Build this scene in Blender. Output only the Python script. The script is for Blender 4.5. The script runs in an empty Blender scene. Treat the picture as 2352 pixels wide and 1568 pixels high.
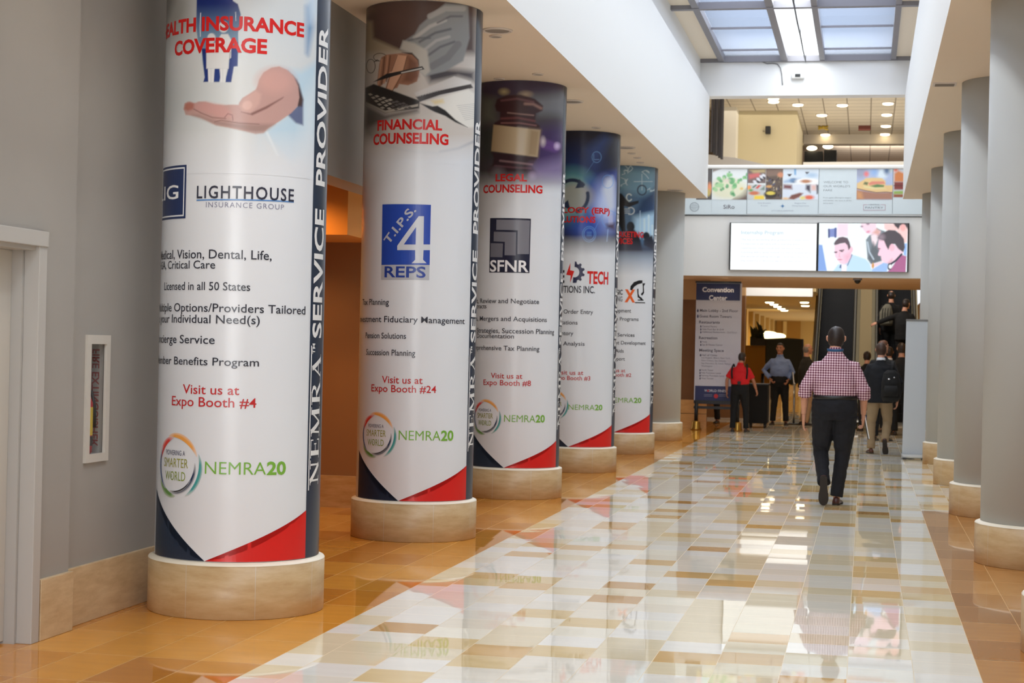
import bpy, bmesh, math, random
import numpy as np
from mathutils import Vector, Matrix, noise

S = bpy.context.scene
COL = S.collection

# ---------------------------------------------------------------- camera
F_PX = 3915.5556
YAW, PITCH, ROLL, CAM_H = -0.2044, 0.0028, 0.0221, 1.5
fwd = np.array([math.sin(YAW)*math.cos(PITCH), math.cos(YAW)*math.cos(PITCH), math.sin(PITCH)])
_r0 = np.array([math.cos(YAW), -math.sin(YAW), 0.0])
_u0 = np.cross(_r0, fwd)
RIGHT = math.cos(ROLL)*_r0 + math.sin(ROLL)*_u0
UP = -math.sin(ROLL)*_r0 + math.cos(ROLL)*_u0
cam_d = bpy.data.cameras.new('camera')
cam_d.sensor_width = 36.0
cam_d.sensor_fit = 'HORIZONTAL'
cam_d.lens = F_PX*36.0/2352.0
cam_d.clip_end = 300
cam = bpy.data.objects.new('camera', cam_d)
COL.objects.link(cam)
m = Matrix(((RIGHT[0], UP[0], -fwd[0], 0), (RIGHT[1], UP[1], -fwd[1], 0), (RIGHT[2], UP[2], -fwd[2], CAM_H), (0, 0, 0, 1)))
cam.matrix_world = m
cam_d.dof.use_dof = True
cam_d.dof.focus_distance = 11.0
cam_d.dof.aperture_fstop = 5.6
S.camera = cam

# ---------------------------------------------------------------- world and light
S.view_settings.view_transform = 'Standard'
S.view_settings.look = 'None'
S.view_settings.gamma = 1.0
S.view_settings.exposure = 0.44
S.view_settings.use_curve_mapping = False
W = bpy.data.worlds.new('overcast_sky')
S.world = W
W.use_nodes = True
W.node_tree.nodes['Background'].inputs[0].default_value = (0.93, 0.96, 1.0, 1)
W.node_tree.nodes['Background'].inputs[1].default_value = 0.8

def area(name, loc, sx, sy, power, color, rot=(0, 0, 0), spread=math.pi):
    d = bpy.data.lights.new(name, 'AREA')
    d.shape = 'RECTANGLE'
    d.size, d.size_y = sx, sy
    d.energy = power
    d.color = color
    d.spread = spread
    o = bpy.data.objects.new(name, d)
    o.location = loc
    o.rotation_euler = rot
    COL.objects.link(o)
    return o

def point(name, loc, power, color, r=0.06):
    d = bpy.data.lights.new(name, 'POINT')
    d.energy = power
    d.color = color
    d.shadow_soft_size = r
    o = bpy.data.objects.new(name, d)
    o.location = loc
    COL.objects.link(o)
    return o

def spot(name, loc, power, color, angle=110, blend=0.9, r=0.06):
    d = bpy.data.lights.new(name, 'SPOT')
    d.energy = power
    d.color = color
    d.spot_size = math.radians(angle)
    d.spot_blend = blend
    d.shadow_soft_size = r
    o = bpy.data.objects.new(name, d)
    o.location = loc
    COL.objects.link(o)
    return o

WARM = (1.0, 0.70, 0.38)
SOFTW = (1.0, 0.86, 0.70)
DAY = (0.95, 0.975, 1.0)
# daylight coming down through the long skylight (above the glass)
area('daylight_skylight', (-1.07, 10.0, 6.95), 2.9, 38.0, 2350, DAY)
# fill panel added behind the camera to brighten the column fronts
area('added_front_fill', (-1.07, -7.4, 2.6), 4.6, 3.6, 360, (0.94, 0.97, 1.0), (math.radians(90), 0, 0))
# warm lamps recessed in the alcove on the left
spot('alcove_lamp', (-4.75, 13.35, 2.85), 44, (1.0, 0.5, 0.14), 150)
spot('alcove_lamp', (-4.95, 14.2, 2.38), 15, (1.0, 0.55, 0.22), 150)
for _y in (7.6, 11.0, 14.9, 18.7, 22.6, 26.4):
    spot('soffit_lamp', (-3.0, _y, 4.06), 36, SOFTW, 120)
    spot('soffit_lamp', (0.85, _y, 4.06), 30, SOFTW, 120)
# mezzanine ceiling lamps, fills added upstairs and in the well, lobby and landing lamps
area('mezzanine_lamps', (-1.0, 46.0, 7.9), 6.0, 9.0, 120, (1.0, 0.92, 0.80))
area('added_mezzanine_upfill', (-0.6, 46.5, 4.9), 5.0, 6.0, 130, (1.0, 0.94, 0.86), (math.radians(180), 0, 0))  # unseen fill added below rail height to lift the upper ceiling
area('added_well_fill', (-1.6, 38.2, 4.6), 1.6, 1.2, 60, (1.0, 0.95, 0.88), (math.radians(35), 0, 0))  # unseen fill added in the escalator well to whiten the bulkhead
for _x, _y in ((-3.2, 43.5), (-2.0, 46.5), (-3.4, 50.0), (-2.4, 53.5), (-3.6, 60.0), (-2.4, 65.0), (-3.4, 70.0), (-2.6, 75.0)):
    spot('lobby_lamp', (_x, _y, 2.84), 70, (1.0, 0.74, 0.36), 150)
for _x, _y in ((-2.6, 32.3), (-0.9, 32.3), (0.7, 32.3), (-2.6, 35.0), (-0.9, 35.0), (0.7, 35.0)):
    spot('landing_lamp', (_x, _y, 2.84), 22, (1.0, 0.80, 0.55), 150)
area('added_guard_wall_fill', (-1.07, 30.3, 7.7), 4.2, 1.0, 110, DAY)  # unseen fill added behind the cross beam to brighten the guard wall
area('added_upper_wall_fill', (0.2, 54.0, 7.4), 3.0, 2.0, 150, (1.0, 0.9, 0.86), (math.radians(60), 0, 0))  # fill added to bring up the pink wall and parapet upstairs

# ---------------------------------------------------------------- picture measurements -> places
def ray(x, y):
    return fwd + RIGHT*((x-1176.28)/F_PX) - UP*((y-784.68)/F_PX)
O3 = np.array([0, 0, CAM_H])
def atY(x, y, Y):
    d = ray(x, y); return Vector(O3 + d*(Y/d[1]))
def atX(x, y, X):
    d = ray(x, y); return Vector(O3 + d*(X/d[0]))
def atZ(x, y, Z):
    d = ray(x, y); return Vector(O3 + d*((Z-CAM_H)/d[2]))
def proj(P):
    d = np.asarray(P, float) - O3
    z = d@fwd
    return 1176.28+F_PX*(d@RIGHT)/z, 784.68-F_PX*(d@UP)/z

# ---------------------------------------------------------------- colour and material helpers
def lin(c, gain=1.0):
    a = np.asarray(c, float)/255.0
    a = np.where(a <= 0.04045, a/12.92, ((a+0.055)/1.055)**2.4)
    return np.clip(a*gain, 0, 0.97)
def rgba(c, g=1.0):
    v = lin(c, g); return (float(v[0]), float(v[1]), float(v[2]), 1.0)

MATS = {}
def mat(name, col, rough=0.5, metal=0.0, spec=0.5, noise_amt=0.0, noise_scale=8.0, coat=0.0, emit=None, emit_s=0.0, bump=0.0):
    if name in MATS: return MATS[name]
    M = bpy.data.materials.new(name); M.use_nodes = True
    nt = M.node_tree; b = nt.nodes['Principled BSDF']
    c = rgba(col)
    b.inputs['Base Color'].default_value = c
    b.inputs['Roughness'].default_value = rough
    b.inputs['Metallic'].default_value = metal
    b.inputs['Specular IOR Level'].default_value = spec
    b.inputs['Coat Weight'].default_value = coat
    if emit is not None:
        b.inputs['Emission Color'].default_value = rgba(emit)
        b.inputs['Emission Strength'].default_value = emit_s
    if noise_amt > 0 or bump > 0:
        tc = nt.nodes.new('ShaderNodeTexCoord')
        n = nt.nodes.new('ShaderNodeTexNoise'); n.inputs['Scale'].default_value = noise_scale; n.inputs['Detail'].default_value = 5
        nt.links.new(tc.outputs['Object'], n.inputs['Vector'])
        if noise_amt > 0:
            r = nt.nodes.new('ShaderNodeValToRGB')
            r.color_ramp.elements[0].position = 0.3; r.color_ramp.elements[1].position = 0.7
            r.color_ramp.elements[0].color = tuple(max(0, v*(1-noise_amt)) for v in c[:3])+(1,)
            r.color_ramp.elements[1].color = tuple(min(1, v*(1+noise_amt)) for v in c[:3])+(1,)
            nt.links.new(n.outputs['Fac'], r.inputs['Fac']); nt.links.new(r.outputs['Color'], b.inputs['Base Color'])
        if bump > 0:
            bp = nt.nodes.new('ShaderNodeBump'); bp.inputs['Strength'].default_value = bump; bp.inputs['Distance'].default_value = 0.01
            nt.links.new(n.outputs['Fac'], bp.inputs['Height']); nt.links.new(bp.outputs['Normal'], b.inputs['Normal'])
    MATS[name] = M
    return M

def ink_mat(name, rough=0.35, emit=0.0):
    if name in MATS: return MATS[name]
    M = bpy.data.materials.new(name); M.use_nodes = True
    nt = M.node_tree; b = nt.nodes['Principled BSDF']
    a = nt.nodes.new('ShaderNodeAttribute'); a.attribute_name = 'ink'
    if emit > 0:
        b.inputs['Base Color'].default_value = (0.01, 0.01, 0.01, 1)
        nt.links.new(a.outputs['Color'], b.inputs['Emission Color']); b.inputs['Emission Strength'].default_value = emit
    else:
        nt.links.new(a.outputs['Color'], b.inputs['Base Color'])
    b.inputs['Roughness'].default_value = rough
    MATS[name] = M
    return M

def nmath(nt, op, a, b=None, c=None):
    n = nt.nodes.new('ShaderNodeMath'); n.operation = op
    for i, v in enumerate((a, b, c)):
        if v is None: continue
        if isinstance(v, (int, float)): n.inputs[i].default_value = v
        else: nt.links.new(v, n.inputs[i])
    return n.outputs[0]

def tile_mat(name, tx, ty, ramp, grout, rough, ox=0.0, oy=0.0, gw=0.004, tilt=0.004, stagger=0.0, vein=0.12):
    M = bpy.data.materials.new(name); M.use_nodes = True
    nt = M.node_tree; L = nt.links; b = nt.nodes['Principled BSDF']
    g = nt.nodes.new('ShaderNodeNewGeometry')
    sp = nt.nodes.new('ShaderNodeSeparateXYZ'); L.new(g.outputs['Position'], sp.inputs[0])
    ux = nmath(nt, 'DIVIDE', nmath(nt, 'SUBTRACT', sp.outputs[0], ox), tx)
    ix = nmath(nt, 'FLOOR', ux)
    uy0 = nmath(nt, 'DIVIDE', nmath(nt, 'SUBTRACT', sp.outputs[1], oy), ty)
    wn0 = nt.nodes.new('ShaderNodeTexWhiteNoise'); wn0.noise_dimensions = '1D'; L.new(ix, wn0.inputs['W'])
    uy = nmath(nt, 'ADD', uy0, nmath(nt, 'MULTIPLY', wn0.outputs['Value'], stagger))
    iy = nmath(nt, 'FLOOR', uy)
    cb = nt.nodes.new('ShaderNodeCombineXYZ'); L.new(ix, cb.inputs[0]); L.new(iy, cb.inputs[1])
    wn = nt.nodes.new('ShaderNodeTexWhiteNoise'); wn.noise_dimensions = '3D'; L.new(cb.outputs[0], wn.inputs['Vector'])
    cr = nt.nodes.new('ShaderNodeValToRGB'); cr.color_ramp.interpolation = 'CONSTANT'
    els = cr.color_ramp.elements
    els[0].position = 0; els[0].color = rgba(ramp[0][1])
    els[1].position = ramp[1][0]; els[1].color = rgba(ramp[1][1])
    for p, c in ramp[2:]:
        e = els.new(p); e.color = rgba(c)
    L.new(wn.outputs['Value'], cr.inputs['Fac'])
    # veins inside each tile
    mp = nt.nodes.new('ShaderNodeVectorMath'); mp.operation = 'MULTIPLY'; mp.inputs[1].default_value = (2.2, 9.0, 1)
    L.new(g.outputs['Position'], mp.inputs[0])
    ad = nt.nodes.new('ShaderNodeVectorMath'); ad.operation = 'MULTIPLY_ADD'; ad.inputs[1].default_value = (7, 7, 7)
    L.new(wn.outputs['Color'], ad.inputs[0]); L.new(mp.outputs[0], ad.inputs[2])
    nz = nt.nodes.new('ShaderNodeTexNoise'); nz.inputs['Scale'].default_value = 1.6; nz.inputs['Detail'].default_value = 6
    L.new(ad.outputs[0], nz.inputs['Vector'])
    hs = nt.nodes.new('ShaderNodeHueSaturation')
    L.new(cr.outputs['Color'], hs.inputs['Color'])
    L.new(nmath(nt, 'ADD', nmath(nt, 'MULTIPLY', nz.outputs['Fac'], 2*vein), 1-vein), hs.inputs['Value'])
    # grout
    fx = nmath(nt, 'FRACT', ux); fy = nmath(nt, 'FRACT', uy)
    ex = nmath(nt, 'MULTIPLY', nmath(nt, 'MINIMUM', fx, nmath(nt, 'SUBTRACT', 1.0, fx)), tx)
    ey = nmath(nt, 'MULTIPLY', nmath(nt, 'MINIMUM', fy, nmath(nt, 'SUBTRACT', 1.0, fy)), ty)
    gm = nmath(nt, 'LESS_THAN', nmath(nt, 'MINIMUM', ex, ey), gw*0.5)
    mx = nt.nodes.new('ShaderNodeMix'); mx.data_type = 'RGBA'
    L.new(gm, mx.inputs['Factor']); L.new(hs.outputs['Color'], mx.inputs['A']); mx.inputs['B'].default_value = rgba(grout)
    L.new(mx.outputs['Result'], b.inputs['Base Color'])
    L.new(nmath(nt, 'ADD', nmath(nt, 'MULTIPLY', gm, 0.35), rough), b.inputs['Roughness'])
    # every stone lies at a very slightly different tilt
    s1 = nt.nodes.new('ShaderNodeVectorMath'); s1.operation = 'SUBTRACT'; s1.inputs[1].default_value = (0.5, 0.5, 0.5)
    L.new(wn.outputs['Color'], s1.inputs[0])
    s2 = nt.nodes.new('ShaderNodeVectorMath'); s2.operation = 'MULTIPLY_ADD'; s2.inputs[1].default_value = (tilt, tilt, 0)
    L.new(s1.outputs[0], s2.inputs[0]); L.new(g.outputs['Normal'], s2.inputs[2])
    nn = nt.nodes.new('ShaderNodeVectorMath'); nn.operation = 'NORMALIZE'; L.new(s2.outputs[0], nn.inputs[0])
    L.new(nn.outputs[0], b.inputs['Normal'])
    b.inputs['IOR'].default_value = 1.5
    MATS[name] = M
    return M

def stone_mat(name, c1, c2, joints=0, rough=0.35):
    if name in MATS: return MATS[name]
    M = bpy.data.materials.new(name); M.use_nodes = True
    nt = M.node_tree; L = nt.links; b = nt.nodes['Principled BSDF']
    tc = nt.nodes.new('ShaderNodeTexCoord')
    mp = nt.nodes.new('ShaderNodeMapping'); mp.inputs['Scale'].default_value = (3, 3, 14)
    L.new(tc.outputs['Object'], mp.inputs['Vector'])
    n = nt.nodes.new('ShaderNodeTexNoise'); n.inputs['Scale'].default_value = 1.5; n.inputs['Detail'].default_value = 8; n.inputs['Roughness'].default_value = 0.65
    L.new(mp.outputs[0], n.inputs['Vector'])
    r = nt.nodes.new('ShaderNodeValToRGB')
    r.color_ramp.elements[0].position = 0.32; r.color_ramp.elements[0].color = rgba(c1)
    r.color_ramp.elements[1].position = 0.66; r.color_ramp.elements[1].color = rgba(c2)
    L.new(n.outputs['Fac'], r.inputs['Fac'])
    out = r.outputs['Color']
    if joints:
        sp = nt.nodes.new('ShaderNodeSeparateXYZ'); L.new(tc.outputs['Object'], sp.inputs[0])
        a = nmath(nt, 'ARCTAN2', sp.outputs[1], sp.outputs[0])
        fr = nmath(nt, 'FRACT', nmath(nt, 'ADD', nmath(nt, 'MULTIPLY', a, joints/(2*math.pi)), 10.28))
        k = nmath(nt, 'LESS_THAN', fr, 0.009)
        mx = nt.nodes.new('ShaderNodeMix'); mx.data_type = 'RGBA'
        L.new(k, mx.inputs['Factor']); L.new(out, mx.inputs['A']); mx.inputs['B'].default_value = rgba((196, 182, 160))
        out = mx.outputs['Result']
    L.new(out, b.inputs['Base Color'])
    b.inputs['Roughness'].default_value = rough
    MATS[name] = M
    return M

# ---------------------------------------------------------------- object helpers
def tag(o, label=None, cat=None, group=None, kind=None):
    if label: o['label'] = label
    if cat: o['category'] = cat
    if group: o['group'] = group
    if kind: o['kind'] = kind
    return o

def thing(name, label, cat, loc=(0, 0, 0), rz=0.0, group=None):
    o = bpy.data.objects.new(name, None)
    o.empty_display_size = 0.2
    o.location = loc; o.rotation_euler = (0, 0, rz)
    COL.objects.link(o)
    return tag(o, label, cat, group)

def obj(name, bm, mats, parent=None, smooth=False, loc=None):
    me = bpy.data.meshes.new(name)
    bm.normal_update()
    bm.to_mesh(me); bm.free()
    if not isinstance(mats, (list, tuple)): mats = [mats]
    for x in mats: me.materials.append(x)
    if smooth:
        for p in me.polygons: p.use_smooth = True
    o = bpy.data.objects.new(name, me)
    COL.objects.link(o)
    if parent: o.parent = parent
    if loc: o.location = loc
    return o

def mobj(name, verts, faces, mats, parent=None, smooth=False, ink=None):
    me = bpy.data.meshes.new(name)
    me.from_pydata([tuple(v) for v in verts], [], [tuple(f) for f in faces])
    if not isinstance(mats, (list, tuple)): mats = [mats]
    for x in mats: me.materials.append(x)
    if ink is not None:
        ca = me.color_attributes.new('ink', 'FLOAT_COLOR', 'POINT')
        a = np.ones((len(verts), 4), np.float32); a[:, :3] = np.asarray(ink)
        ca.data.foreach_set('color', a.ravel())
    if smooth:
        for p in me.polygons: p.use_smooth = True
    me.update()
    o = bpy.data.objects.new(name, me)
    COL.objects.link(o)
    if parent: o.parent = parent
    return o

def struct(o):
    o['kind'] = 'structure'; return o

def box(bm, x0, y0, z0, x1, y1, z1, mi=0, bevel=0.0):
    vs = [bm.verts.new((x, y, z)) for z in (z0, z1) for y in (y0, y1) for x in (x0, x1)]
    fs = []
    for f in ((0, 2, 3, 1), (4, 5, 7, 6), (0, 1, 5, 4), (1, 3, 7, 5), (3, 2, 6, 7), (2, 0, 4, 6)):
        fc = bm.faces.new([vs[i] for i in f]); fc.material_index = mi; fs.append(fc)
    if bevel > 0:
        ed = list({e for f in fs for e in f.edges})
        bmesh.ops.bevel(bm, geom=ed, offset=bevel, segments=2, affect='EDGES', profile=0.6)
    return vs

def B(*boxes, bevel=0.0):
    bm = bmesh.new()
    for b in boxes: box(bm, *b, bevel=bevel)
    return bm

def lathe(bm, prof, seg=64, mi=0, cx=0, cy=0, cap=True, a0=0.0):
    rings = []
    for r, z in prof:
        rings.append([bm.verts.new((cx+r*math.cos(a0+2*math.pi*k/seg), cy+r*math.sin(a0+2*math.pi*k/seg), z)) for k in range(seg)])
    for i in range(len(rings)-1):
        for k in range(seg):
            f = bm.faces.new((rings[i][k], rings[i][(k+1) % seg], rings[i+1][(k+1) % seg], rings[i+1][k])); f.material_index = mi; f.smooth = True
    if cap:
        f = bm.faces.new(list(reversed(rings[0]))); f.material_index = mi
        f = bm.faces.new(rings[-1]); f.material_index = mi

def tube(bm, pts, radii, seg=12, mi=0, ref=None, flat=1.0):
    """a bar or limb: circles (or ellipses) swept along a path, ends closed"""
    pts = [Vector(p) for p in pts]
    if isinstance(radii, (int, float)): radii = [radii]*len(pts)
    rings = []
    prev = Vector(ref) if ref is not None else None
    for i, p in enumerate(pts):
        t = (pts[min(i+1, len(pts)-1)]-pts[max(i-1, 0)])
        if t.length < 1e-9: t = Vector((0, 0, 1))
        t.normalize()
        if prev is None:
            prev = Vector((1, 0, 0)) if abs(t.x) < 0.9 else Vector((0, 1, 0))
        a = (prev-t*prev.dot(t))
        if a.length < 1e-5: a = t.orthogonal()
        a.normalize(); b = t.cross(a); prev = a
        r = radii[i]
        ra, rb = (r if isinstance(r, tuple) else (r, r*flat))
        rings.append([bm.verts.new(p+a*(ra*math.cos(2*math.pi*k/seg))+b*(rb*math.sin(2*math.pi*k/seg))) for k in range(seg)])
    for i in range(len(rings)-1):
        for k in range(seg):
            f = bm.faces.new((rings[i][k], rings[i][(k+1) % seg], rings[i+1][(k+1) % seg], rings[i+1][k])); f.material_index = mi; f.smooth = True
    for rg, rev in ((rings[0], True), (rings[-1], False)):
        f = bm.faces.new(list(reversed(rg)) if rev else rg); f.material_index = mi

def ball(bm, c, r, seg=16, rot=None):
    rx, ry, rz = r if isinstance(r, tuple) else (r, r, r)
    M = Matrix.Translation(c) @ (rot.to_4x4() if rot else Matrix.Identity(4)) @ Matrix.Diagonal((rx, ry, rz, 1))
    bmesh.ops.create_uvsphere(bm, u_segments=seg, v_segments=max(6, seg//2+2), radius=1.0, matrix=M)

# ---------------------------------------------------------------- printed artwork: flat shapes in coloured ink
class Ink:
    def __init__(s): s.v = []; s.f = []; s.c = []
    def poly(s, pts3, col):
        n = len(s.v); s.v += [tuple(p) for p in pts3]; s.c += [tuple(col)]*len(pts3); s.f.append(tuple(range(n, n+len(pts3))))
    def mesh(s, v, f, col):
        n = len(s.v); s.v += [tuple(p) for p in v]
        s.c += ([tuple(col)]*len(v) if np.ndim(col) == 1 else [tuple(x) for x in col])
        s.f += [tuple(i+n for i in q) for q in f]
    def build(s, name, material, parent): return mobj(name, s.v, s.f, material, parent, ink=s.c)

_tc = {}
def text2d(txt, bold=0.0, space=1.0):
    """outline letters, baseline at 0, returned as flat vertices and faces"""
    space = 1.18 if txt in ('LIGHTHOUSE', 'INSURANCE GROUP') else 1.0
    key = (txt, bold)
    if key in _tc: return _tc[key]
    cu = bpy.data.curves.new('lettering', 'FONT'); cu.body = txt; cu.size = 1.0; cu.offset = bold; cu.space_character = space; cu.resolution_u = 3
    o = bpy.data.objects.new('lettering', cu); COL.objects.link(o)
    bpy.context.view_layer.update()
    me = bpy.data.meshes.new_from_object(o.evaluated_get(bpy.context.evaluated_depsgraph_get()))
    v = np.array([q.co[:2] for q in me.vertices]) if len(me.vertices) else np.zeros((0, 2))
    f = [tuple(p.vertices) for p in me.polygons]
    bpy.data.objects.remove(o); bpy.data.curves.remove(cu); bpy.data.meshes.remove(me)
    _tc[key] = (v, f)
    return v, f
CAPU = float(np.ptp(text2d('H')[0][:, 1]))
XU = float(np.ptp(text2d('x')[0][:, 1]))

def slice2d(v, f, step, axis=0):
    """cut a flat mesh into strips so it can bend round a column"""
    bm = bmesh.new()
    vs = [bm.verts.new((p[0], p[1], 0)) for p in v]
    for q in f:
        try: bm.faces.new([vs[i] for i in q])
        except ValueError: pass
    lo, hi = v[:, axis].min(), v[:, axis].max()
    no = (1, 0, 0) if axis == 0 else (0, 1, 0)
    k = math.ceil(lo/step)
    while k*step < hi:
        co = (k*step, 0, 0) if axis == 0 else (0, k*step, 0)
        bmesh.ops.bisect_plane(bm, geom=bm.verts[:]+bm.edges[:]+bm.faces[:], plane_co=co, plane_no=no, dist=1e-6)
        k += 1
    bm.verts.index_update()
    V = np.array([q.co[:2] for q in bm.verts]); Fc = [tuple(x.index for x in q.verts) for q in bm.faces]
    bm.free()
    return V, Fc

# soft painter: colours evaluated on a grid of points given in picture pixels
class Paint:
    def __init__(s, X, Y, base):
        s.X, s.Y = X, Y
        s.c = np.empty(X.shape+(3,)); s.c[:] = lin(base)
    def _mix(s, a, col, col2=None, p=None, q=None):
        c = lin(col)
        if col2 is not None:
            d = np.array(q, float)-np.array(p, float)
            t = np.clip(((s.X-p[0])*d[0]+(s.Y-p[1])*d[1])/(d@d), 0, 1)[..., None]
            c = c*(1-t)+lin(col2)*t
        s.c = s.c*(1-a[..., None])+c*a[..., None]
        return s
    def poly(s, pts, col, blur=1.5, col2=None, p=None, q=None, al=1.0):
        P = np.array(pts, float); n = len(P)
        dm = np.full(s.X.shape, 1e9); ins = np.zeros(s.X.shape, bool)
        for i in range(n):
            a, b = P[i], P[(i+1) % n]; e = b-a
            t = np.clip(((s.X-a[0])*e[0]+(s.Y-a[1])*e[1])/max(e@e, 1e-9), 0, 1)
            dm = np.minimum(dm, np.hypot(s.X-a[0]-t*e[0], s.Y-a[1]-t*e[1]))
            if abs(e[1]) > 1e-9:
                c = ((a[1] > s.Y) != (b[1] > s.Y)) & (s.X < e[0]*(s.Y-a[1])/e[1]+a[0]); ins ^= c
        sd = np.where(ins, dm, -dm)
        return s._mix(al*np.clip(sd/(2*blur)+0.5, 0, 1), col, col2, p, q)
    def ell(s, cx, cy, rx, ry, col, blur=1.5, rot=0.0, al=1.0, col2=None, p=None, q=None):
        c, n = math.cos(rot), math.sin(rot)
        dx, dy = s.X-cx, s.Y-cy
        u, v = (dx*c+dy*n)/rx, (-dx*n+dy*c)/ry
        r = np.hypot(u, v)
        return s._mix(al*np.clip((1-r)*min(rx, ry)/(2*blur)+0.5, 0, 1), col, col2, p, q)
    def line(s, pts, w, col, blur=1.0, al=1.0):
        dm = np.full(s.X.shape, 1e9)
        for a, b in zip(pts[:-1], pts[1:]):
            a, b = np.array(a, float), np.array(b, float); e = b-a
            t = np.clip(((s.X-a[0])*e[0]+(s.Y-a[1])*e[1])/max(e@e, 1e-9), 0, 1)
            dm = np.minimum(dm, np.hypot(s.X-a[0]-t*e[0], s.Y-a[1]-t*e[1]))
        return s._mix(al*np.clip((w/2-dm)/(2*blur)+0.5, 0, 1), col)
    def arc(s, cx, cy, rx, ry, a0, a1, w, col, blur=1.0, al=1.0):
        n = 24
        return s.line([(cx+rx*math.cos(a0+(a1-a0)*k/n), cy+ry*math.sin(a0+(a1-a0)*k/n)) for k in range(n+1)], w, col, blur, al)
    def fade(s, y0, y1, col, pw=1.0):
        a = np.clip((s.Y-y0)/(y1-y0), 0, 1)**pw
        return s._mix(a, col)
    def mott(s, scale, amt, seed=0):
        """grain and blotches of a photograph out of focus"""
        g = np.zeros(s.X.shape)
        rs = random.Random(seed)
        for _ in range(7):
            a = rs.random()*6.28; k = (0.6+rs.random())/scale
            g += np.sin(s.X*k*math.cos(a)+s.Y*k*math.sin(a)+rs.random()*6.28)
        s.c = np.clip(s.c*(1+amt*g[..., None]/7*2), 0, 1)
        return s

# ================================================================ THE SETTING
XLW, XRW = -4.03, 1.92          # aisle walls
XSL, XSR = -2.703, 0.5621       # edges of the high nave
HC = 4.1078                     # aisle ceiling
YEND = 29.27                    # end of the nave
YW = 31.0                       # guard wall of the upper floor
Y0 = -8.0

M_white = mat('white_plaster', (236, 236, 234), 0.75)
M_wallg = mat('grey_wall_paint', (164, 161, 156), 0.6, noise_amt=0.03, noise_scale=2.0)
M_cream = mat('bounce_tinted_ceiling_paint', (248, 232, 210), 0.8)  # white paint, with warm bounce off the amber floor put into its colour
M_colg = mat('grey_column_paint', (188, 189, 186), 0.55)
M_tan = mat('tan_wall', (196, 158, 112), 0.7)
M_brown = mat('brown_panel', (120, 78, 38), 0.55, noise_amt=0.1, noise_scale=3)
M_lobby = mat('lobby_wall', (205, 170, 100), 0.7)
M_cap = mat('plinth_edge', (238, 228, 208), 0.5)
M_stone = stone_mat('travertine', (190, 150, 96), (214, 180, 130))
M_stonej = stone_mat('travertine_blocks', (184, 150, 104), (204, 176, 134), joints=8)
M_black = mat('black_plastic', (18, 18, 20), 0.45)
M_steel = mat('brushed_steel', (190, 186, 178), 0.32, metal=0.9)
M_frame = mat('grey_aluminium', (132, 130, 136), 0.5, metal=0.1)
M_lamp = mat('lamp_glow', (255, 244, 220), 0.5, emit=(255, 232, 190), emit_s=6.0)

M_light = tile_mat('pale_floor_stone', 0.307, 0.307,
    [(0, (240, 234, 220)), (0.24, (234, 220, 188)), (0.46, (243, 240, 232)), (0.66, (228, 202, 150)), (0.78, (240, 231, 212)), (0.86, (222, 184, 124)), (0.93, (204, 160, 98)), (0.95, (246, 240, 222))],
    (222, 204, 168), 0.025, ox=XSR, oy=0.05, gw=0.003, tilt=0.007, stagger=1.0, vein=0.08)
M_dark = tile_mat('amber_floor_stone', 0.307, 0.61,
    [(0, (212, 144, 54)), (0.25, (204, 134, 48)), (0.5, (220, 152, 60)), (0.75, (194, 124, 44))],
    (216, 170, 100), 0.03, ox=XSL, oy=0.2, gw=0.004, tilt=0.006, vein=0.16)

M_dark2 = tile_mat('reflection_browned_stone', 0.307, 0.61,
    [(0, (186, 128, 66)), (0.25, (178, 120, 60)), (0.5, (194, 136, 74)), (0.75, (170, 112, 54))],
    (214, 176, 122), 0.03, ox=XSR, oy=0.2, gw=0.004, tilt=0.006, vein=0.16)  # same amber stone, browned to carry the reflection of the pale columns

# floor: pale stone with amber side strips (right strip stops at the cross passage)
YC = 16.95
fv = []; ff = []; fm = []
def fquad(x0, y0, x1, y1, mi):
    n = len(fv); fv.extend([(x0, y0, 0), (x1, y0, 0), (x1, y1, 0), (x0, y1, 0)]); ff.append((n, n+1, n+2, n+3)); fm.append(mi)
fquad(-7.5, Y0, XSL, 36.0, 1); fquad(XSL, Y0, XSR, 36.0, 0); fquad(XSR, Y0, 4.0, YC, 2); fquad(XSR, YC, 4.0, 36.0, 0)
fquad(-7.5, 36.0, 4.0, 82.0, 0)
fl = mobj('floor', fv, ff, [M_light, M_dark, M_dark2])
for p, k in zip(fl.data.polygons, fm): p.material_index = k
struct(fl)

# left wall: door segment, cabinet segment with its recess, alcove opening, then on to the far end
DX = -3.96
DY0, DY1, DZ = 6.72, 7.66, 1.945
CY0, CY1, CZ0, CZ1 = 8.325, 8.53, 0.87, 1.475
bm = bmesh.new()
T = 0.35
box(bm, XLW-T, Y0, 0, DX, DY0, HC)
box(bm, XLW-T, DY0, DZ, DX, DY1, HC)
box(bm, XLW-T, DY1, 0, DX, 8.07, HC)
XC = -4.0
box(bm, XC-T, 8.07, 0, XC, CY0, HC)
box(bm, XC-T, CY0, 0, XC, CY1, CZ0)
box(bm, XC-T, CY0, CZ1, XC, CY1, HC)
box(bm, XC-T, CY0, CZ0, XC-0.2, CY1, CZ1)
box(bm, XC-T, CY1, 0, XC, 10.6, HC)
box(bm, -4.30, 10.6, 2.78, -4.05, 14.9, HC)
box(bm, -4.30, 14.9, 0, -4.05, 32.4, HC)
struct(obj('wall_left', bm, M_wallg))
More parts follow.
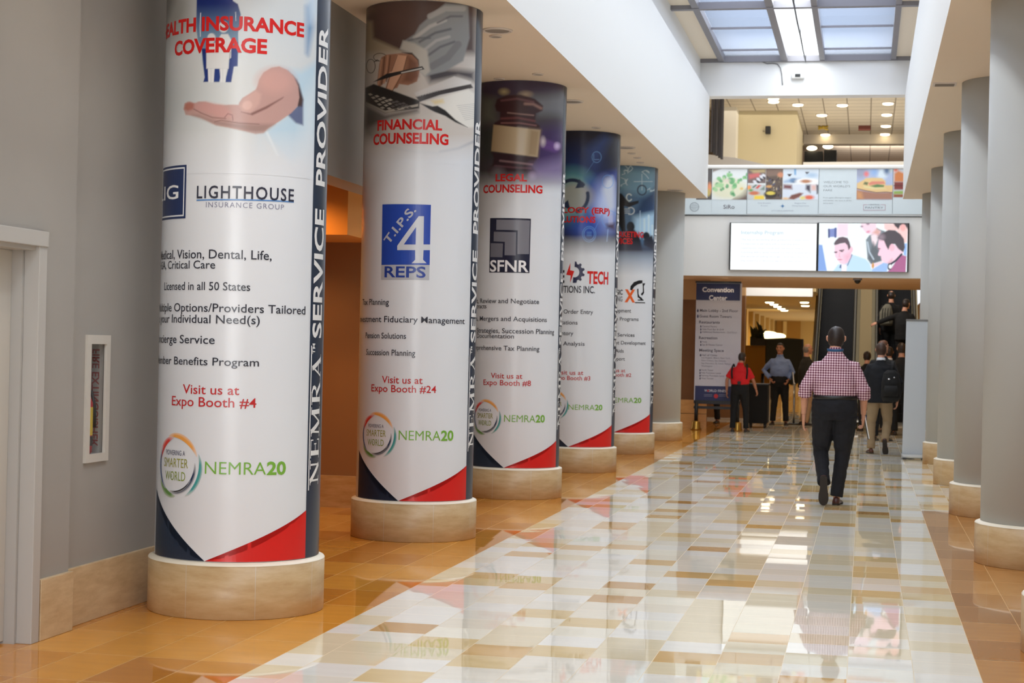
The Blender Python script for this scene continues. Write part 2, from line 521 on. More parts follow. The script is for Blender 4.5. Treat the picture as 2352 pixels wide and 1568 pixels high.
# recess walls of the alcove
M_alc = mat('alcove_paint', (156, 112, 72), 0.7)
bm = B((-7.0, 14.88, 0, -4.3, 15.1, 3.1), (-7.2, 10.4, 0, -7.0, 15.1, 3.1), (-7.0, 10.4, 0, -4.35, 10.6, 3.1))
struct(obj('wall_alcove', bm, M_alc))
bm = B((-7.0, 10.6, 3.0, -4.3, 13.8, 3.1), (-7.0, 13.8, 2.41, -4.3, 14.88, 3.1))
struct(obj('ceiling', bm, mat('alcove_ceiling_paint', (222, 150, 70), 0.7)))
struct(obj('baseboard_alcove', B((-7.0, 14.85, 0, -4.05, 14.88, 0.29)), M_stone))
# stone skirting on the near left wall
bm = bmesh.new()
box(bm, DX-0.01, 7.74, 0, DX+0.022, 8.09, 0.302, 0, 0.004)
box(bm, XC-0.01, 8.09, 0, XC+0.018, 10.6, 0.304, 0, 0.004)
box(bm, -4.06, 14.9, 0, -4.02, 32.4, 0.304, 0, 0.004)
struct(obj('baseboard_left', bm, stone_mat('pale_travertine', (196, 168, 128), (220, 196, 158))))
# right wall
struct(obj('wall_right', B((XRW, Y0, 0, XRW+0.3, YW, HC)), M_wallg))
struct(obj('baseboard_right', B((XRW-0.02, Y0, 0, XRW, YW, 0.304)), M_stone))
# wall behind the photographer
struct(obj('wall_back', B((-7.2, Y0-0.2, 0, 4.0, Y0, 7.2)), M_white))

# aisle ceilings with the deep white bulkheads that frame the nave
def soffit(x0, xe, xu):
    """underside cream, nave face white, upper part set back"""
    bm = bmesh.new()
    lo, hi = min(x0, xe), max(x0, xe)
    box(bm, lo, Y0, HC, hi, YEND, 5.86, 0)
    lo2, hi2 = min(x0, xu), max(x0, xu)
    box(bm, lo2, Y0, 5.86, hi2, YEND, 7.2, 0)
    bm.normal_update()
    for f in bm.faces:
        if f.normal.z < -0.9: f.material_index = 1
    return bm
struct(obj('ceiling', soffit(-4.4, XSL, -2.87), [M_white, M_cream]))
struct(obj('ceiling', soffit(2.3, XSR, 0.73), [M_white, M_cream]))
# the white cross beam that closes the nave
struct(obj('trim_1', B((-4.4, YEND, 5.86, 2.3, YEND+0.35, 7.2)), M_white))
# ---- skylight
ZS = 6.49
struct(obj('ceiling', B((-2.87, Y0, ZS, -2.56, YEND, ZS+0.1), (0.403, Y0, ZS, 0.73, YEND, ZS+0.1)), mat('rooflight_surround', (250, 238, 218), 0.8)))
sky = thing('window_1', 'long rooflight of framed panes running above the middle of the hall', None)
sky['kind'] = 'structure'
def pane_mat(name, tint, clear, tl_c=(88, 96, 108)):
    M = bpy.data.materials.new(name); M.use_nodes = True; nt = M.node_tree
    for n in list(nt.nodes):
        if n.type == 'BSDF_PRINCIPLED': nt.nodes.remove(n)
    out = nt.nodes['Material Output']
    tr = nt.nodes.new('ShaderNodeBsdfTransparent'); tr.inputs[0].default_value = rgba(tint)
    tl = nt.nodes.new('ShaderNodeBsdfTranslucent'); tl.inputs[0].default_value = rgba(tl_c)
    mx = nt.nodes.new('ShaderNodeMixShader'); mx.inputs[0].default_value = clear
    nt.links.new(tl.outputs[0], mx.inputs[1]); nt.links.new(tr.outputs[0], mx.inputs[2]); nt.links.new(mx.outputs[0], out.inputs[0])
    return M
M_shade = pane_mat('diffusing_pane', (236, 238, 243), 0.45)
M_clear = pane_mat('clear_pane', (250, 252, 255), 0.9, (200, 204, 210))
bm = bmesh.new()
for x0, x1 in ((-2.56, -2.46), (-1.50, -1.39), (-0.858, -0.772), (0.318, 0.403)):
    box(bm, x0, Y0, ZS-0.05, x1, YEND, ZS+0.08)
ym = 24.7
majors = []
while ym > Y0: majors.append(ym); ym -= 4.57
for y in majors:
    box(bm, -2.87, y-0.06, ZS-0.06, 0.73, y+0.06, ZS+0.04)
    for d in (1.95, 3.9):
        if y+d < YEND:
            box(bm, -2.46, y+d-0.016, ZS+0.02, -1.50, y+d+0.016, ZS+0.05); box(bm, -0.772, y+d-0.016, ZS+0.02, 0.318, y+d+0.016, ZS+0.05)
box(bm, -2.87, YEND-0.07, ZS-0.06, 0.73, YEND, ZS+0.04)
obj('frame', bm, M_frame, sky)
obj('pane', B((-2.47, Y0, ZS+0.055, -1.49, YEND, ZS+0.065)), M_shade, sky)
obj('pane', B((-1.40, Y0, ZS+0.055, -0.85, YEND, ZS+0.065)), M_clear, sky)
obj('pane', B((-0.78, Y0, ZS+0.055, 0.33, YEND, ZS+0.065)), M_shade, sky)
# ---- guard wall of the upper floor
def wpx(x, y, Y=YW): return atY(x, y, Y)
bm = B((-4.3, YW, 2.86, 3.2, YW+0.16, 4.795))
struct(obj('wall_far', bm, M_white))
struct(obj('ceiling', B((-4.3, YW+0.16, 2.87, 3.2, 36.8, 3.9)), mat('landing_ceiling_paint', (226, 190, 150), 0.8)))
# handrail on top of the guard wall
t = tag(obj('guard_rail', B((-4.2, YW-0.03, 4.797, 3.1, YW+0.12, 4.866), bevel=0.02), M_white), 'white capping rail along the top of the food graphics', 'rail')
# return walls at the left of the landing
bm = B((-4.6, 33.0, 2.48, -2.98, 33.3, 2.87), (-4.3, 38.5, 2.75, -2.66, 38.8, 3.9))
struct(obj('wall_landing', bm, M_tan))
bm = B((-4.6, 33.05, 0, -3.0, 33.35, 2.48), (-4.3, 38.5, 0, -2.66, 38.8, 2.75))
struct(obj('wall_landing', bm, M_brown))
bm = B((-4.6, 33.0, 0, -2.98, 33.05, 0.27), (-4.6, 33.01, 0.28, -2.98, 33.05, 0.54))
struct(obj('baseboard_landing', bm, stone_mat('amber_stone', (206, 150, 84), (224, 172, 104))))
struct(obj('wall_landing', B((1.36, YW+0.16, 0, 1.66, 60, 2.86)), M_lobby))
# lobby beyond the escalators
bm = B((-4.4, 33.35, 0, -4.1, 78, 3.2))
for k in range(6):
    y = 57.6+k*3.4
    box(bm, -4.1, y, 0, -3.92, y+0.9, 2.92)
struct(obj('wall_lobby', bm, M_lobby))
struct(obj('wall_lobby', B((-4.4, 78, 0, 4, 78.3, 3.2)), M_lobby))
struct(obj('ceiling', B((-4.4, 40.2, 2.92, -1.15, 78, 3.1)), mat('lobby_ceiling_paint', (214, 190, 140), 0.8)))
struct(obj('trim_2', B((-4.4, 40.0, 2.80, -1.22, 40.2, 4.0)), M_white))
# recessed doorway panels on the lobby's end wall
bm = bmesh.new()
a, b = atY(1785, 733, 77.9), atY(1838, 800, 77.9)
box(bm, a.x, 77.9, 0, b.x, 78.0, a.z)
struct(obj('trim_3', bm, mat('ochre_panel', (176, 128, 44), 0.6)))
a, b = atY(1799, 738, 77.8), atY(1806, 800, 77.8)
struct(obj('trim_4', B((a.x, 77.85, 0, b.x, 77.9, a.z)), mat('pale_jamb', (238, 206, 130), 0.6)))
# ---- upper floor seen over the guard rail
ZM = 8.0
def ceil_tiles():
    M = bpy.data.materials.new('ceiling_tiles'); M.use_nodes = True; nt = M.node_tree; b = nt.nodes['Principled BSDF']
    g = nt.nodes.new('ShaderNodeNewGeometry'); sp = nt.nodes.new('ShaderNodeSeparateXYZ'); nt.links.new(g.outputs['Position'], sp.inputs[0])
    fx = nmath(nt, 'FRACT', nmath(nt, 'DIVIDE', sp.outputs[0], 0.61)); fy = nmath(nt, 'FRACT', nmath(nt, 'DIVIDE', sp.outputs[1], 0.61))
    k = nmath(nt, 'MAXIMUM', nmath(nt, 'LESS_THAN', fx, 0.05), nmath(nt, 'LESS_THAN', fy, 0.06))
    mx = nt.nodes.new('ShaderNodeMix'); mx.data_type = 'RGBA'; nt.links.new(k, mx.inputs['Factor'])
    mx.inputs['A'].default_value = rgba((206, 194, 172)); mx.inputs['B'].default_value = rgba((140, 128, 110))
    nt.links.new(mx.outputs['Result'], b.inputs['Base Color']); b.inputs['Roughness'].default_value = 0.9
    return M
struct(obj('ceiling', B((-5.5, 36.0, ZM, 4.5, 62, ZM+0.1)), ceil_tiles()))
struct(obj('floor', B((-5.5, 46.0, 3.9, 4.5, 62, 4.0)), mat('upper_carpet', (120, 100, 80), 0.9)))
a, b = atY(1690, 262, 46.4), atY(1831, 300, 46.4)
M_upw = mat('upper_cream_wall', (200, 188, 154), 0.75)
struct(obj('wall_upper', B((a.x, 46.4, 4, b.x, 50.5, ZM)), M_upw))
a2, b2 = atY(1660, 262, 45.6), atY(1691, 300, 45.6)
struct(obj('wall_upper', B((a2.x, 45.6, 4, b2.x, 46.6, ZM)), mat('upper_pale_pier', (232, 228, 216), 0.75)))
struct(obj('wall_upper', B((-5.6, 61, 4, 4.6, 61.3, ZM)), mat('upper_pink_wall', (226, 202, 190), 0.8)))
struct(obj('wall_upper', B((-5.7, 36, 2.9, -5.5, 61, ZM), (4.5, 36, 2.9, 4.7, 61, ZM)), M_upw))
c = atY(1846, 315, 51.5)
struct(obj('trim_5', B((c.x, 51.5, 7.72, 4.5, 51.9, ZM)), mat('beam_paint', (206, 196, 180), 0.8)))
# corrugated dark screen at the left of the opening
bm = bmesh.new()
a = atY(1634, 230, 40.5); b = atY(1661, 360, 40.5)
n = 5
for k in range(n):
    w = (b.x-a.x)/n
    box(bm, a.x+k*w, 40.5+0.05*(k % 2), b.z+0.12*(n-k)*0.35-0.1, a.x+(k+0.86)*w, 40.62+0.05*(k % 2), ZM-0.18*k*0.5)
tag(obj('ribbed_screen', bm, mat('dark_slats', (88, 86, 90), 0.6)), 'dark grey ribbed screen at left end of upper floor opening', 'screen')
# white sloped parapet and the straight one to its right
def slab_px(name, pts, Y, dep, material):
    P = [atY(x, y, Y) for x, y in pts]
    n = len(P)
    v = [(p.x, Y, p.z) for p in P]+[(p.x, Y+dep, p.z) for p in P]
    f = [tuple(range(n)), tuple(reversed(range(n, 2*n)))]+[(i, i+n, (i+1) % n+n, (i+1) % n) for i in range(n)]
    o = mobj(name, v, f, material)
    bm = bmesh.new(); bm.from_mesh(o.data); bmesh.ops.recalc_face_normals(bm, faces=bm.faces[:]); bm.to_mesh(o.data); bm.free()
    return o
struct(slab_px('trim_6', [(1600, 400), (1600, 354), (1634, 356), (1690, 363), (1766, 380), (1766, 400)], 42.0, 0.15, M_white))
struct(slab_px('trim_7', [(1845, 400), (1845, 373), (2095, 371), (2095, 400)], 47.0, 0.15, M_white))
# dark bar furniture on the upper floor with two small lit lamps
t = thing('bar_cabinet', 'black cabinet far back on the upper floor under two lamps', 'cabinet', (atY(1885, 372, 54).x, 54, 4.0))
cx = t.location.x
p = [atY(x, y, 54) for x, y in ((1848, 344), (1890, 348), (1893, 342), (1922, 346))]
obj('body', B((p[0].x-cx, 0, 2.6, p[1].x-cx, 0.8, p[1].z-4), (p[2].x-cx, -0.1, 2.6, p[3].x-cx, 0.7, p[3].z-4), (p[0].x-cx, 0, 0, p[3].x-cx, 0.8, 2.6)), M_black, t)
for i, (x, y) in enumerate(((1865, 341), (1902, 337))):
    q = atY(x, y, 53.9)
    bm = bmesh.new(); ball(bm, (0, 0, 0), (0.16, 0.16, 0.07), 12)
    o = obj('pendant_lamp', bm, M_lamp, None, True, q)
    tag(o, ('left', 'right')[i]+'-hand small glowing lamp above the black cabinet upstairs', 'lamp', 'upper floor pendant lamps')
    bm = bmesh.new(); tube(bm, [(0, 0, 0.05), (0, 0, 7.72-q.z if q.z < 7.72 else 0.1)], 0.012, 6); obj('cord', bm, M_black, o)
v = slab_px('wall_vent', [(2059, 354), (2076, 354), (2076, 371), (2059, 371)], 60.9, 0.08, mat('vent_brown', (150, 130, 112), 0.7))
tag(v, 'brownish louvred vent on pink wall at right end of upper floor', 'vent')

# ---- door in the near left wall
d = thing('door_1', 'grey painted door in its frame at the left edge', None, (DX, 0, 0)); d['kind'] = 'structure'
M_door = mat('door_paint', (202, 198, 190), 0.45); M_dfr = mat('door_frame_paint', (186, 184, 180), 0.5)
obj('leaf', B((-0.16, DY0+0.03, 0.012, -0.115, DY1-0.03, DZ-0.03), bevel=0.004), M_door, d)
bm = bmesh.new()
box(bm, -0.2, DY1-0.03, 0, -0.06, DY1+0.0, DZ, 0); box(bm, -0.06, DY1-0.012, 0, 0.022, DY1+0.065, DZ+0.065, 0, 0.004)
box(bm, -0.2, DY0, 0, 0.022, DY0+0.03, DZ); box(bm, -0.01, DY0-0.06, 0, 0.022, DY0+0.01, DZ+0.065, 0, 0.004)
box(bm, -0.2, DY0, DZ-0.03, 0.0, DY1, DZ); box(bm, -0.01, DY0-0.06, DZ-0.01, 0.03, DY1+0.065, DZ+0.065, 0, 0.004)
obj('frame', bm, M_dfr, d)

# ---- small fittings on the ceilings
def disc_fit(name, px, r, label, cat, group, glow=False):
    p = atZ(px[0], px[1], HC)
    t = thing(name, label, cat, (p.x, p.y, HC), 0, group)
    bm = bmesh.new(); lathe(bm, [(r, 0.0), (r, -0.008), (r*0.86, -0.014), (r*0.8, -0.004)], 32, cap=True)
    obj('rim', bm, mat('fitting_white', (224, 214, 204), 0.5), t, True)
    bm = bmesh.new(); lathe(bm, [(r*0.78, -0.0045), (r*0.78, -0.007)], 32); obj('insert', bm, mat('fitting_inner', (150, 140, 128), 0.5), t)
    return t
places = [((1142, 70), 0.13, 'nearest round ceiling speaker on left soffit'), ((1313, 233), 0.13, 'second round ceiling speaker along left soffit'),
          ((1437, 339), 0.13, 'third round ceiling speaker along left soffit'), ((1551, 437), 0.13, 'farthest round ceiling speaker, left soffit end')]
for px, r, lb in places: disc_fit('ceiling_speaker', px, r, lb, 'speaker', 'round speakers in the left soffit')
for px, lb in (((1139, 83), 'small recessed spotlight just before nearest ceiling speaker'), ((1147, 181), 'small recessed spotlight above the gavel column'),
               ((1236, 170), 'small recessed spotlight nearest the soffit edge'), ((1370, 293), 'small recessed spotlight above the technology column'),
               ((1451, 352), 'first of three clustered small spotlights'), ((1464, 362), 'middle of three clustered small spotlights'), ((1471, 373), 'last of three clustered small spotlights')):
    disc_fit('recessed_spotlight', px, 0.055, lb, 'light', 'recessed spotlights in the left soffit')
p = atZ(2170, 193, HC)
t = thing('ceiling_vent', 'small rectangular grille in the right-hand soffit', 'vent', (p.x, p.y, HC))
obj('frame', B((-0.11, -0.09, -0.012, 0.11, 0.09, 0.0)), mat('fitting_white', (224, 214, 204)), t)
bm = bmesh.new()
for k in range(5): box(bm, -0.09, -0.07+k*0.03, -0.018, 0.09, -0.06+k*0.03, -0.011)
obj('louvre', bm, mat('fitting_inner', (150, 140, 128)), t)

# ---- ceiling lights, sprinkler and exit sign upstairs
ups = [(1777, 225), (1777, 232), (1833, 239), (1935, 240), (2040, 236), (2037, 262), (1888, 263), (2035, 288), (2033, 307), (1896, 308)]
lbs = ['nearest of the two round lights one behind another', 'farther of the two round lights one behind another', 'round ceiling light left of upper floor centre', 'round ceiling light near upper floor centre, brightest',
       'nearest of the row of four lights at right', 'second light of the row of four at right', 'ceiling light behind the centre one', 'third light of the row of four at right', 'farthest light of the row of four at right', 'farthest ceiling light above the dark cabinet']
for (x, y), lb in zip(ups, lbs):
    q = atZ(x, y, ZM)
    t = thing('ceiling_light', lb+', upper floor', 'light', (q.x, q.y, ZM), 0, 'upper floor ceiling lights')
    bm = bmesh.new(); lathe(bm, [(0.17, 0), (0.17, -0.02), (0.14, -0.025)], 20); obj('trim_ring', bm, mat('fitting_white', (224, 214, 204)), t)
    bm = bmesh.new(); lathe(bm, [(0.135, -0.026), (0.13, -0.05), (0.08, -0.062)], 20); obj('lens', bm, M_lamp, t)
q = atZ(1891, 289, ZM)
t = thing('ceiling_sensor', 'small yellowish fitting with cross arms hanging from upper floor ceiling', 'fitting', (q.x, q.y, ZM))
bm = bmesh.new(); tube(bm, [(-0.14, 0, -0.1), (0.14, 0, -0.02)], 0.03, 8); tube(bm, [(-0.14, 0, -0.02), (0.14, 0, -0.12)], 0.03, 8); tube(bm, [(0, 0, 0), (0, 0, -0.1)], 0.04, 8)
obj('arms', bm, mat('brass_yellow', (190, 160, 60), 0.4), t)
q = atZ(1986, 289, ZM)
tag(obj('exit_box', B((-0.17, -0.03, -0.14, 0.17, 0.03, 0.0)), mat('dark_red_box', (110, 50, 36), 0.5), None, False, q), 'small dark red box on the upper floor ceiling', 'sign')
q = atY(1764, 300, 46.38)
t = thing('wall_speaker', 'small black loudspeaker high on upstairs cream wall', 'speaker', q)
obj('body', B((-0.06, -0.16, -0.11, 0.08, -0.02, 0.1), bevel=0.02), M_black, t)
bm = bmesh.new(); tube(bm, [(-0.13, 0.01, -0.02), (0, -0.05, 0)], 0.02, 8); obj('bracket', bm, M_steel, t)

# ---- white sensor box and the loose cable on the cross beam
q = atY(1833, 175, YEND)
t = thing('motion_sensor', 'white rounded sensor box with black window on the cross beam', 'sensor', q)
bm = bmesh.new(); box(bm, -0.11, -0.09, -0.06, 0.11, 0.0, 0.06, 0, 0.03); obj('housing', bm, M_white, t, True)
bm = bmesh.new(); box(bm, -0.045, -0.10, -0.032, 0.045, -0.085, 0.022, 0, 0.008); obj('window', bm, M_black, t)
bm = bmesh.new(); box(bm, -0.03, -0.05, 0.055, 0.03, 0, 0.085, 0, 0.008); obj('bracket', bm, M_white, t)
pts = [atY(x, y, YEND-0.012) for x, y in ((1738, 139), (1752, 143), (1762, 147), (1775, 146), (1786, 148), (1793, 157), (1796, 172), (1797, 186), (1798, 196))]
bm = bmesh.new(); tube(bm, pts, 0.008, 6); tag(obj('loose_cable', bm, mat('cable_grey', (120, 118, 120), 0.5), None, True), 'thin loose cable dangling on the white cross beam', 'cable')
pts = [(-1.09, 22.0+k*1.2, 6.42-0.02*(k % 2)) for k in range(7)]
bm = bmesh.new(); tube(bm, pts, 0.013, 6)
for k in range(0, 7, 2): tube(bm, [pts[k], (pts[k][0], pts[k][1], ZS+0.06)], 0.006, 5)
tag(obj('hanging_cable', bm, mat('cable_black', (50, 50, 56), 0.5), None, True), 'dark cable slung along the middle of the rooflight', 'cable')
# dome camera under the landing ceiling
q = atZ(1970, 640, 2.87)
t = thing('dome_camera', 'small dark dome camera under the landing ceiling', 'camera', q)
bm = bmesh.new(); lathe(bm, [(0.08, 0), (0.08, -0.03), (0.06, -0.035)], 20); obj('mount', bm, M_frame, t)
bm = bmesh.new(); ball(bm, (0, 0, -0.04), 0.058, 16); obj('dome', bm, M_black, t, True)

# ---- fire extinguisher cabinet
t = thing('extinguisher_cabinet', 'white framed recessed cabinet with glass front on left wall', 'cabinet', (XC, 0, 0))
obj('frame', B((0.0, 8.29, 0.838, 0.016, CY0+0.01, 1.511), (0.0, CY1-0.01, 0.838, 0.016, 8.565, 1.511), (0.0, CY0+0.01, 0.838, 0.016, CY1-0.01, CZ0+0.012), (0.0, CY0+0.01, CZ1-0.012, 0.016, CY1-0.01, 1.511)), mat('cabinet_white', (206, 202, 194), 0.4), t)
M_in = mat('cabinet_inside', (170, 170, 168), 0.5)
obj('lining', B((-0.195, CY0+0.001, CZ0+0.001, -0.185, CY1-0.001, CZ1-0.001), (-0.19, CY0+0.001, CZ0, -0.02, CY0+0.008, CZ1), (-0.19, CY1-0.008, CZ0, -0.02, CY1-0.001, CZ1), (-0.19, CY0, CZ0+0.001, -0.02, CY1, CZ0+0.008)), M_in, t)
Mg = bpy.data.materials.new('thin_glass'); Mg.use_nodes = True
nt = Mg.node_tree; nt.nodes.remove(nt.nodes['Principled BSDF'])
tr = nt.nodes.new('ShaderNodeBsdfTransparent'); tr.inputs[0].default_value = (0.97, 0.97, 0.97, 1)
gl = nt.nodes.new('ShaderNodeBsdfGlossy'); gl.inputs['Roughness'].default_value = 0.03
mx = nt.nodes.new('ShaderNodeMixShader')
mx.inputs[0].default_value = 0.06; nt.links.new(tr.outputs[0], mx.inputs[1]); nt.links.new(gl.outputs[0], mx.inputs[2]); nt.links.new(mx.outputs[0], nt.nodes['Material Output'].inputs[0])
obj('glass', B((-0.008, CY0, CZ0, -0.005, CY1, CZ1)), Mg, t)
ik = Ink()
v, f = text2d('FIRE EXTINGUISHER', 0.02)
sc = 0.52/np.ptp(v[:, 0])
ik.mesh([(-0.028-0.04*(p[1]/CAPU), CY1-0.0095, CZ1-0.04-(p[0]-v[:, 0].min())*sc) for p in v], f, lin((150, 70, 66)))
ik.build('lettering', ink_mat('print_ink'), t)
e = thing('fire_extinguisher', 'red extinguisher with yellow label inside the wall cabinet', 'extinguisher', (XC-0.070, 8.405, CZ0+0.0085))
bm = bmesh.new(); lathe(bm, [(0.05, 0), (0.06, 0.01), (0.06, 0.27), (0.045, 0.31), (0.02, 0.33)], 28); obj('cylinder', bm, mat('extinguisher_red', (190, 26, 24), 0.3), e)
bm = bmesh.new(); lathe(bm, [(0.0612, 0.10), (0.0612, 0.25)], 28, cap=False); obj('label_sheet', bm, mat('label_yellow', (226, 200, 60), 0.5), e)
bm = bmesh.new(); lathe(bm, [(0.0614, 0.045), (0.0614, 0.095)], 28, cap=False); obj('band', bm, mat('label_dark', (50, 40, 40), 0.5), e)
bm = bmesh.new(); lathe(bm, [(0.018, 0.32), (0.018, 0.36), (0.03, 0.365), (0.03, 0.38)], 20); box(bm, -0.012, -0.07, 0.375, 0.012, 0.03, 0.392); box(bm, -0.01, -0.075, 0.345, 0.01, 0.0, 0.357)
obj('valve', bm, M_steel, e)
bm = bmesh.new(); tube(bm, [(0.0, 0.02, 0.35), (0.03, 0.055, 0.33), (0.055, 0.04, 0.26), (0.06, 0.035, 0.14)], 0.009, 8); obj('hose', bm, M_black, e, True)

# ================================================================ COLUMNS AND THEIR PRINTED WRAPS
XL, XR, YC1, SP = -3.4414, 1.3034, 9.1004, 3.849
RB, RS, HB = 0.4908, 0.4519, 0.2883
RW = RS+0.004                    # the vinyl sits on the shaft
M_ink = ink_mat('vinyl_print', 0.28)
M_vinyl = mat('white_vinyl', (226, 230, 236), 0.28)

def column(name, label, X, Y, group, wrapped):
    t = thing(name, label, 'column', (X, Y, 0), 0, group); t['kind'] = 'thing'
    bm = bmesh.new(); lathe(bm, [(RB-0.004, 0), (RB, 0.004), (RB, HB), ], 96, 0, cap=True)
    obj('plinth', bm, M_stonej, t)
    bm = bmesh.new(); lathe(bm, [(RB+0.0005, HB-0.001), (RB-0.004, HB+0.006), (RS+0.006, HB+0.017), (RS-0.004, HB+0.017)], 96, 0, cap=False)
    obj('plinth_edge', bm, M_cap, t)
    bm = bmesh.new(); lathe(bm, [(RS, HB), (RS, HC-0.001)], 128, 0)
    obj('shaft', bm, M_colg, t)
    return t

class Wrap:
    """writing and pictures on the wrap of one column; places are taken from the photograph and stored as angle and height"""
    def __init__(s, i, t):
        s.X, s.Y, s.t = XL, YC1+SP*i, t
        bm = bmesh.new(); lathe(bm, [(RW, HB+0.02), (RW, HC-0.003)], 180, 0, cap=False)
        s.o = obj('banner_wrap', bm, M_vinyl, t)
        d = math.hypot(s.X, s.Y); s.tc = math.atan2(-s.X, s.Y); s.lim = math.acos(RW/d)-0.004
    def uz(s, px, py):
        """angle (0 faces the near end of the hall, + towards the nave) and height of a picture point"""
        d = ray(px, py); dx, dy = d[0], d[1]
        a = dx*dx+dy*dy; b = -2*(dx*s.X+dy*s.Y); c = s.X**2+s.Y**2-RW*RW
        D = b*b-4*a*c
        k = (-b-math.sqrt(max(D, 0)))/(2*a)
        P = O3+d*k
        return math.atan2(P[0]-s.X, -(P[1]-s.Y)), P[2]
    def u(s, px, py): return s.uz(px, py)[0]
    def z(s, px, py): return s.uz(px, py)[1]
    def p3(s, th, z, lay): 
        r = RW+0.0009*lay
        return (r*math.sin(th), -r*math.cos(th), z)
    def text(s, ink, txt, sub, xl, xr, yt, yb, col, bold=0.0, ym=None, xm=None, lay=3, gain=1.12):
        """the letters of sub run from xl to xr; caps from yt to yb measured at xm"""
        xm = (xl+xr)/2 if xm is None else xm
        zt, zb = s.z(xm, yt), s.z(xm, yb)
        ul, ur = s.u(xl, (yt+yb)/2), s.u(xr, (yt+yb)/2)
        v, f = text2d(txt, bold)
        vs, _ = text2d(sub, bold)
        k = (ur-ul)*RW/np.ptp(vs[:, 0]); kz = (zt-zb)/CAPU
        i0 = txt.index(sub)
        if i0+len(sub) == len(txt): off = v[:, 0].max()
        else: off = text2d(txt[:i0+len(sub)], bold)[0][:, 0].max()
        V = np.stack([ur*RW+(v[:, 0]-off)*k, zb+v[:, 1]*kz], 1)
        V, f = slice2d(V, f, 0.02)
        ink.mesh([s.p3(a/RW, b, lay) for a, b in V], f, lin(col, gain))
    def flat(s, ink, pts_uz, col, lay=2, gain=1.12):
        """closed outline given as (angle, height)"""
        V = np.array([(a*RW, b) for a, b in pts_uz])
        bm = bmesh.new(); vs = [bm.verts.new((p[0], p[1], 0)) for p in V]
        f = bm.faces.new(vs); bmesh.ops.triangulate(bm, faces=[f], ngon_method='EAR_CLIP')
        bm.verts.index_update()
        F = [tuple(q.index for q in x.verts) for x in bm.faces]; bm.free()
        V, F = slice2d(V, F, 0.02)
        ink.mesh([s.p3(a/RW, b, lay) for a, b in V], F, lin(col, gain))
    def px(s, ink, pts, col, lay=2, gain=1.12):
        s.flat(ink, [s.uz(*p) for p in pts], col, lay, gain)
    def picture(s, name, th0, th1, z0, z1, paint, base, nu=150, nz=190, lay=1, gain=1.1, fade_to=(232, 232, 232)):
        """a printed photograph: colours evaluated on a fine grid of the vinyl"""
        th = np.linspace(th0, th1, nu); zz = np.linspace(z0, z1, nz)
        TH, ZZ = np.meshgrid(th, zz)
        lo, hi = s.tc-s.lim, s.tc+s.lim
        TC = np.clip(TH, lo, hi)
        P = np.stack([s.X+RW*np.sin(TC), s.Y-RW*np.cos(TC), ZZ], -1)-O3
        dz = P@fwd
        PX = 1176.28+F_PX*(P@RIGHT)/dz; PY = 784.68-F_PX*(P@UP)/dz
        pt = Paint(PX, PY, base); paint(pt)
        r = RW+0.0009*lay
        v = np.stack([r*np.sin(TH), -r*np.cos(TH), ZZ], -1).reshape(-1, 3)
        idx = np.arange(nu*nz).reshape(nz, nu)
        f = np.stack([idx[:-1, :-1], idx[:-1, 1:], idx[1:, 1:], idx[1:, :-1]], -1).reshape(-1, 4)
        me = bpy.data.meshes.new(name)
        me.from_pydata(v.tolist(), [], f.tolist())
        me.materials.append(M_ink)
        ca = me.color_attributes.new('ink', 'FLOAT_COLOR', 'POINT')
        a = np.ones((nu*nz, 4), np.float32); a[:, :3] = np.clip(pt.c.reshape(-1, 3)*gain, 0, 0.9)
        ca.data.foreach_set('color', a.ravel())
        me.polygons.foreach_set('use_smooth', np.ones(len(me.polygons), bool))
        o = bpy.data.objects.new(name, me); COL.objects.link(o); o.parent = s.o
        return o

NAVY, RED, GREEN, DTXT = (28, 44, 66), (206, 24, 22), (112, 164, 62), (44, 46, 58)
WHITE = (236, 236, 236)

# serif capitals of the society's name, drawn as strokes: (x0,y0,x1,y1,width0) in a unit cell
SERIF = {
 'N': (1.0, [(0.17, 0, 0.17, 1, .08), (0.83, 0, 0.83, 1, .08), (0.15, 1, 0.84, 0, .2), (0, 0, .34, 0, .05), (0, 1, .25, 1, .05), (.66, 1, 1, 1, .05)]),
 'E': (.82, [(0.22, 0, 0.22, 1, .2), (0.02, 0, .78, 0, .06), (0.02, 1, .76, 1, .06), (.3, .52, .6, .52, .06), (.78, 0, .78, .26, .05), (.76, .78, .76, 1, .05), (.6, .4, .6, .64, .05)]),
 'M': (1.22, [(0.16, 0, 0.2, 1, .08), (1.04, 0, 1.0, 1, .2), (0.2, 1, .6, .05, .19), (.6, .05, 1.0, 1, .08), (0, 0, .34, 0, .05), (.86, 0, 1.22, 0, .05), (.02, 1, .22, 1, .05), (.98, 1, 1.2, 1, .05)]),
 'R': (.95, [(0.22, 0, 0.22, 1, .2), (0.02, 0, .42, 0, .05), (0.02, 1, .5, 1, .06), (.5, 1, .7, .9, .1), (.7, .9, .74, .74, .16), (.74, .74, .66, .58, .14), (.66, .58, .3, .5, .06), (.46, .52, .84, .02, .19), (.8, .0, .98, .0, .05)]),
 'A': (1.05, [(0.16, 0, 0.52, 1, .08), (0.48, 1, .86, 0, .2), (.3, .34, .7, .34, .06), (0, 0, .32, 0, .05), (.68, 0, 1.05, 0, .05)]),
}
def serif_word(word):
    quads = []; x = 0
    for ch in word:
        w, st = SERIF[ch]
        for x0, y0, x1, y1, k in st:
            d = Vector((x1-x0, y1-y0)).normalized(); n = Vector((-d.y, d.x))*k/2
            e = d*0.02
            quads.append([(x+x0+n.x-e.x, y0+n.y-e.y), (x+x0-n.x-e.x, y0-n.y-e.y), (x+x1-n.x+e.x, y1-n.y+e.y), (x+x1+n.x+e.x, y1+n.y+e.y)])
        x += w+0.1
    return quads, x-0.1

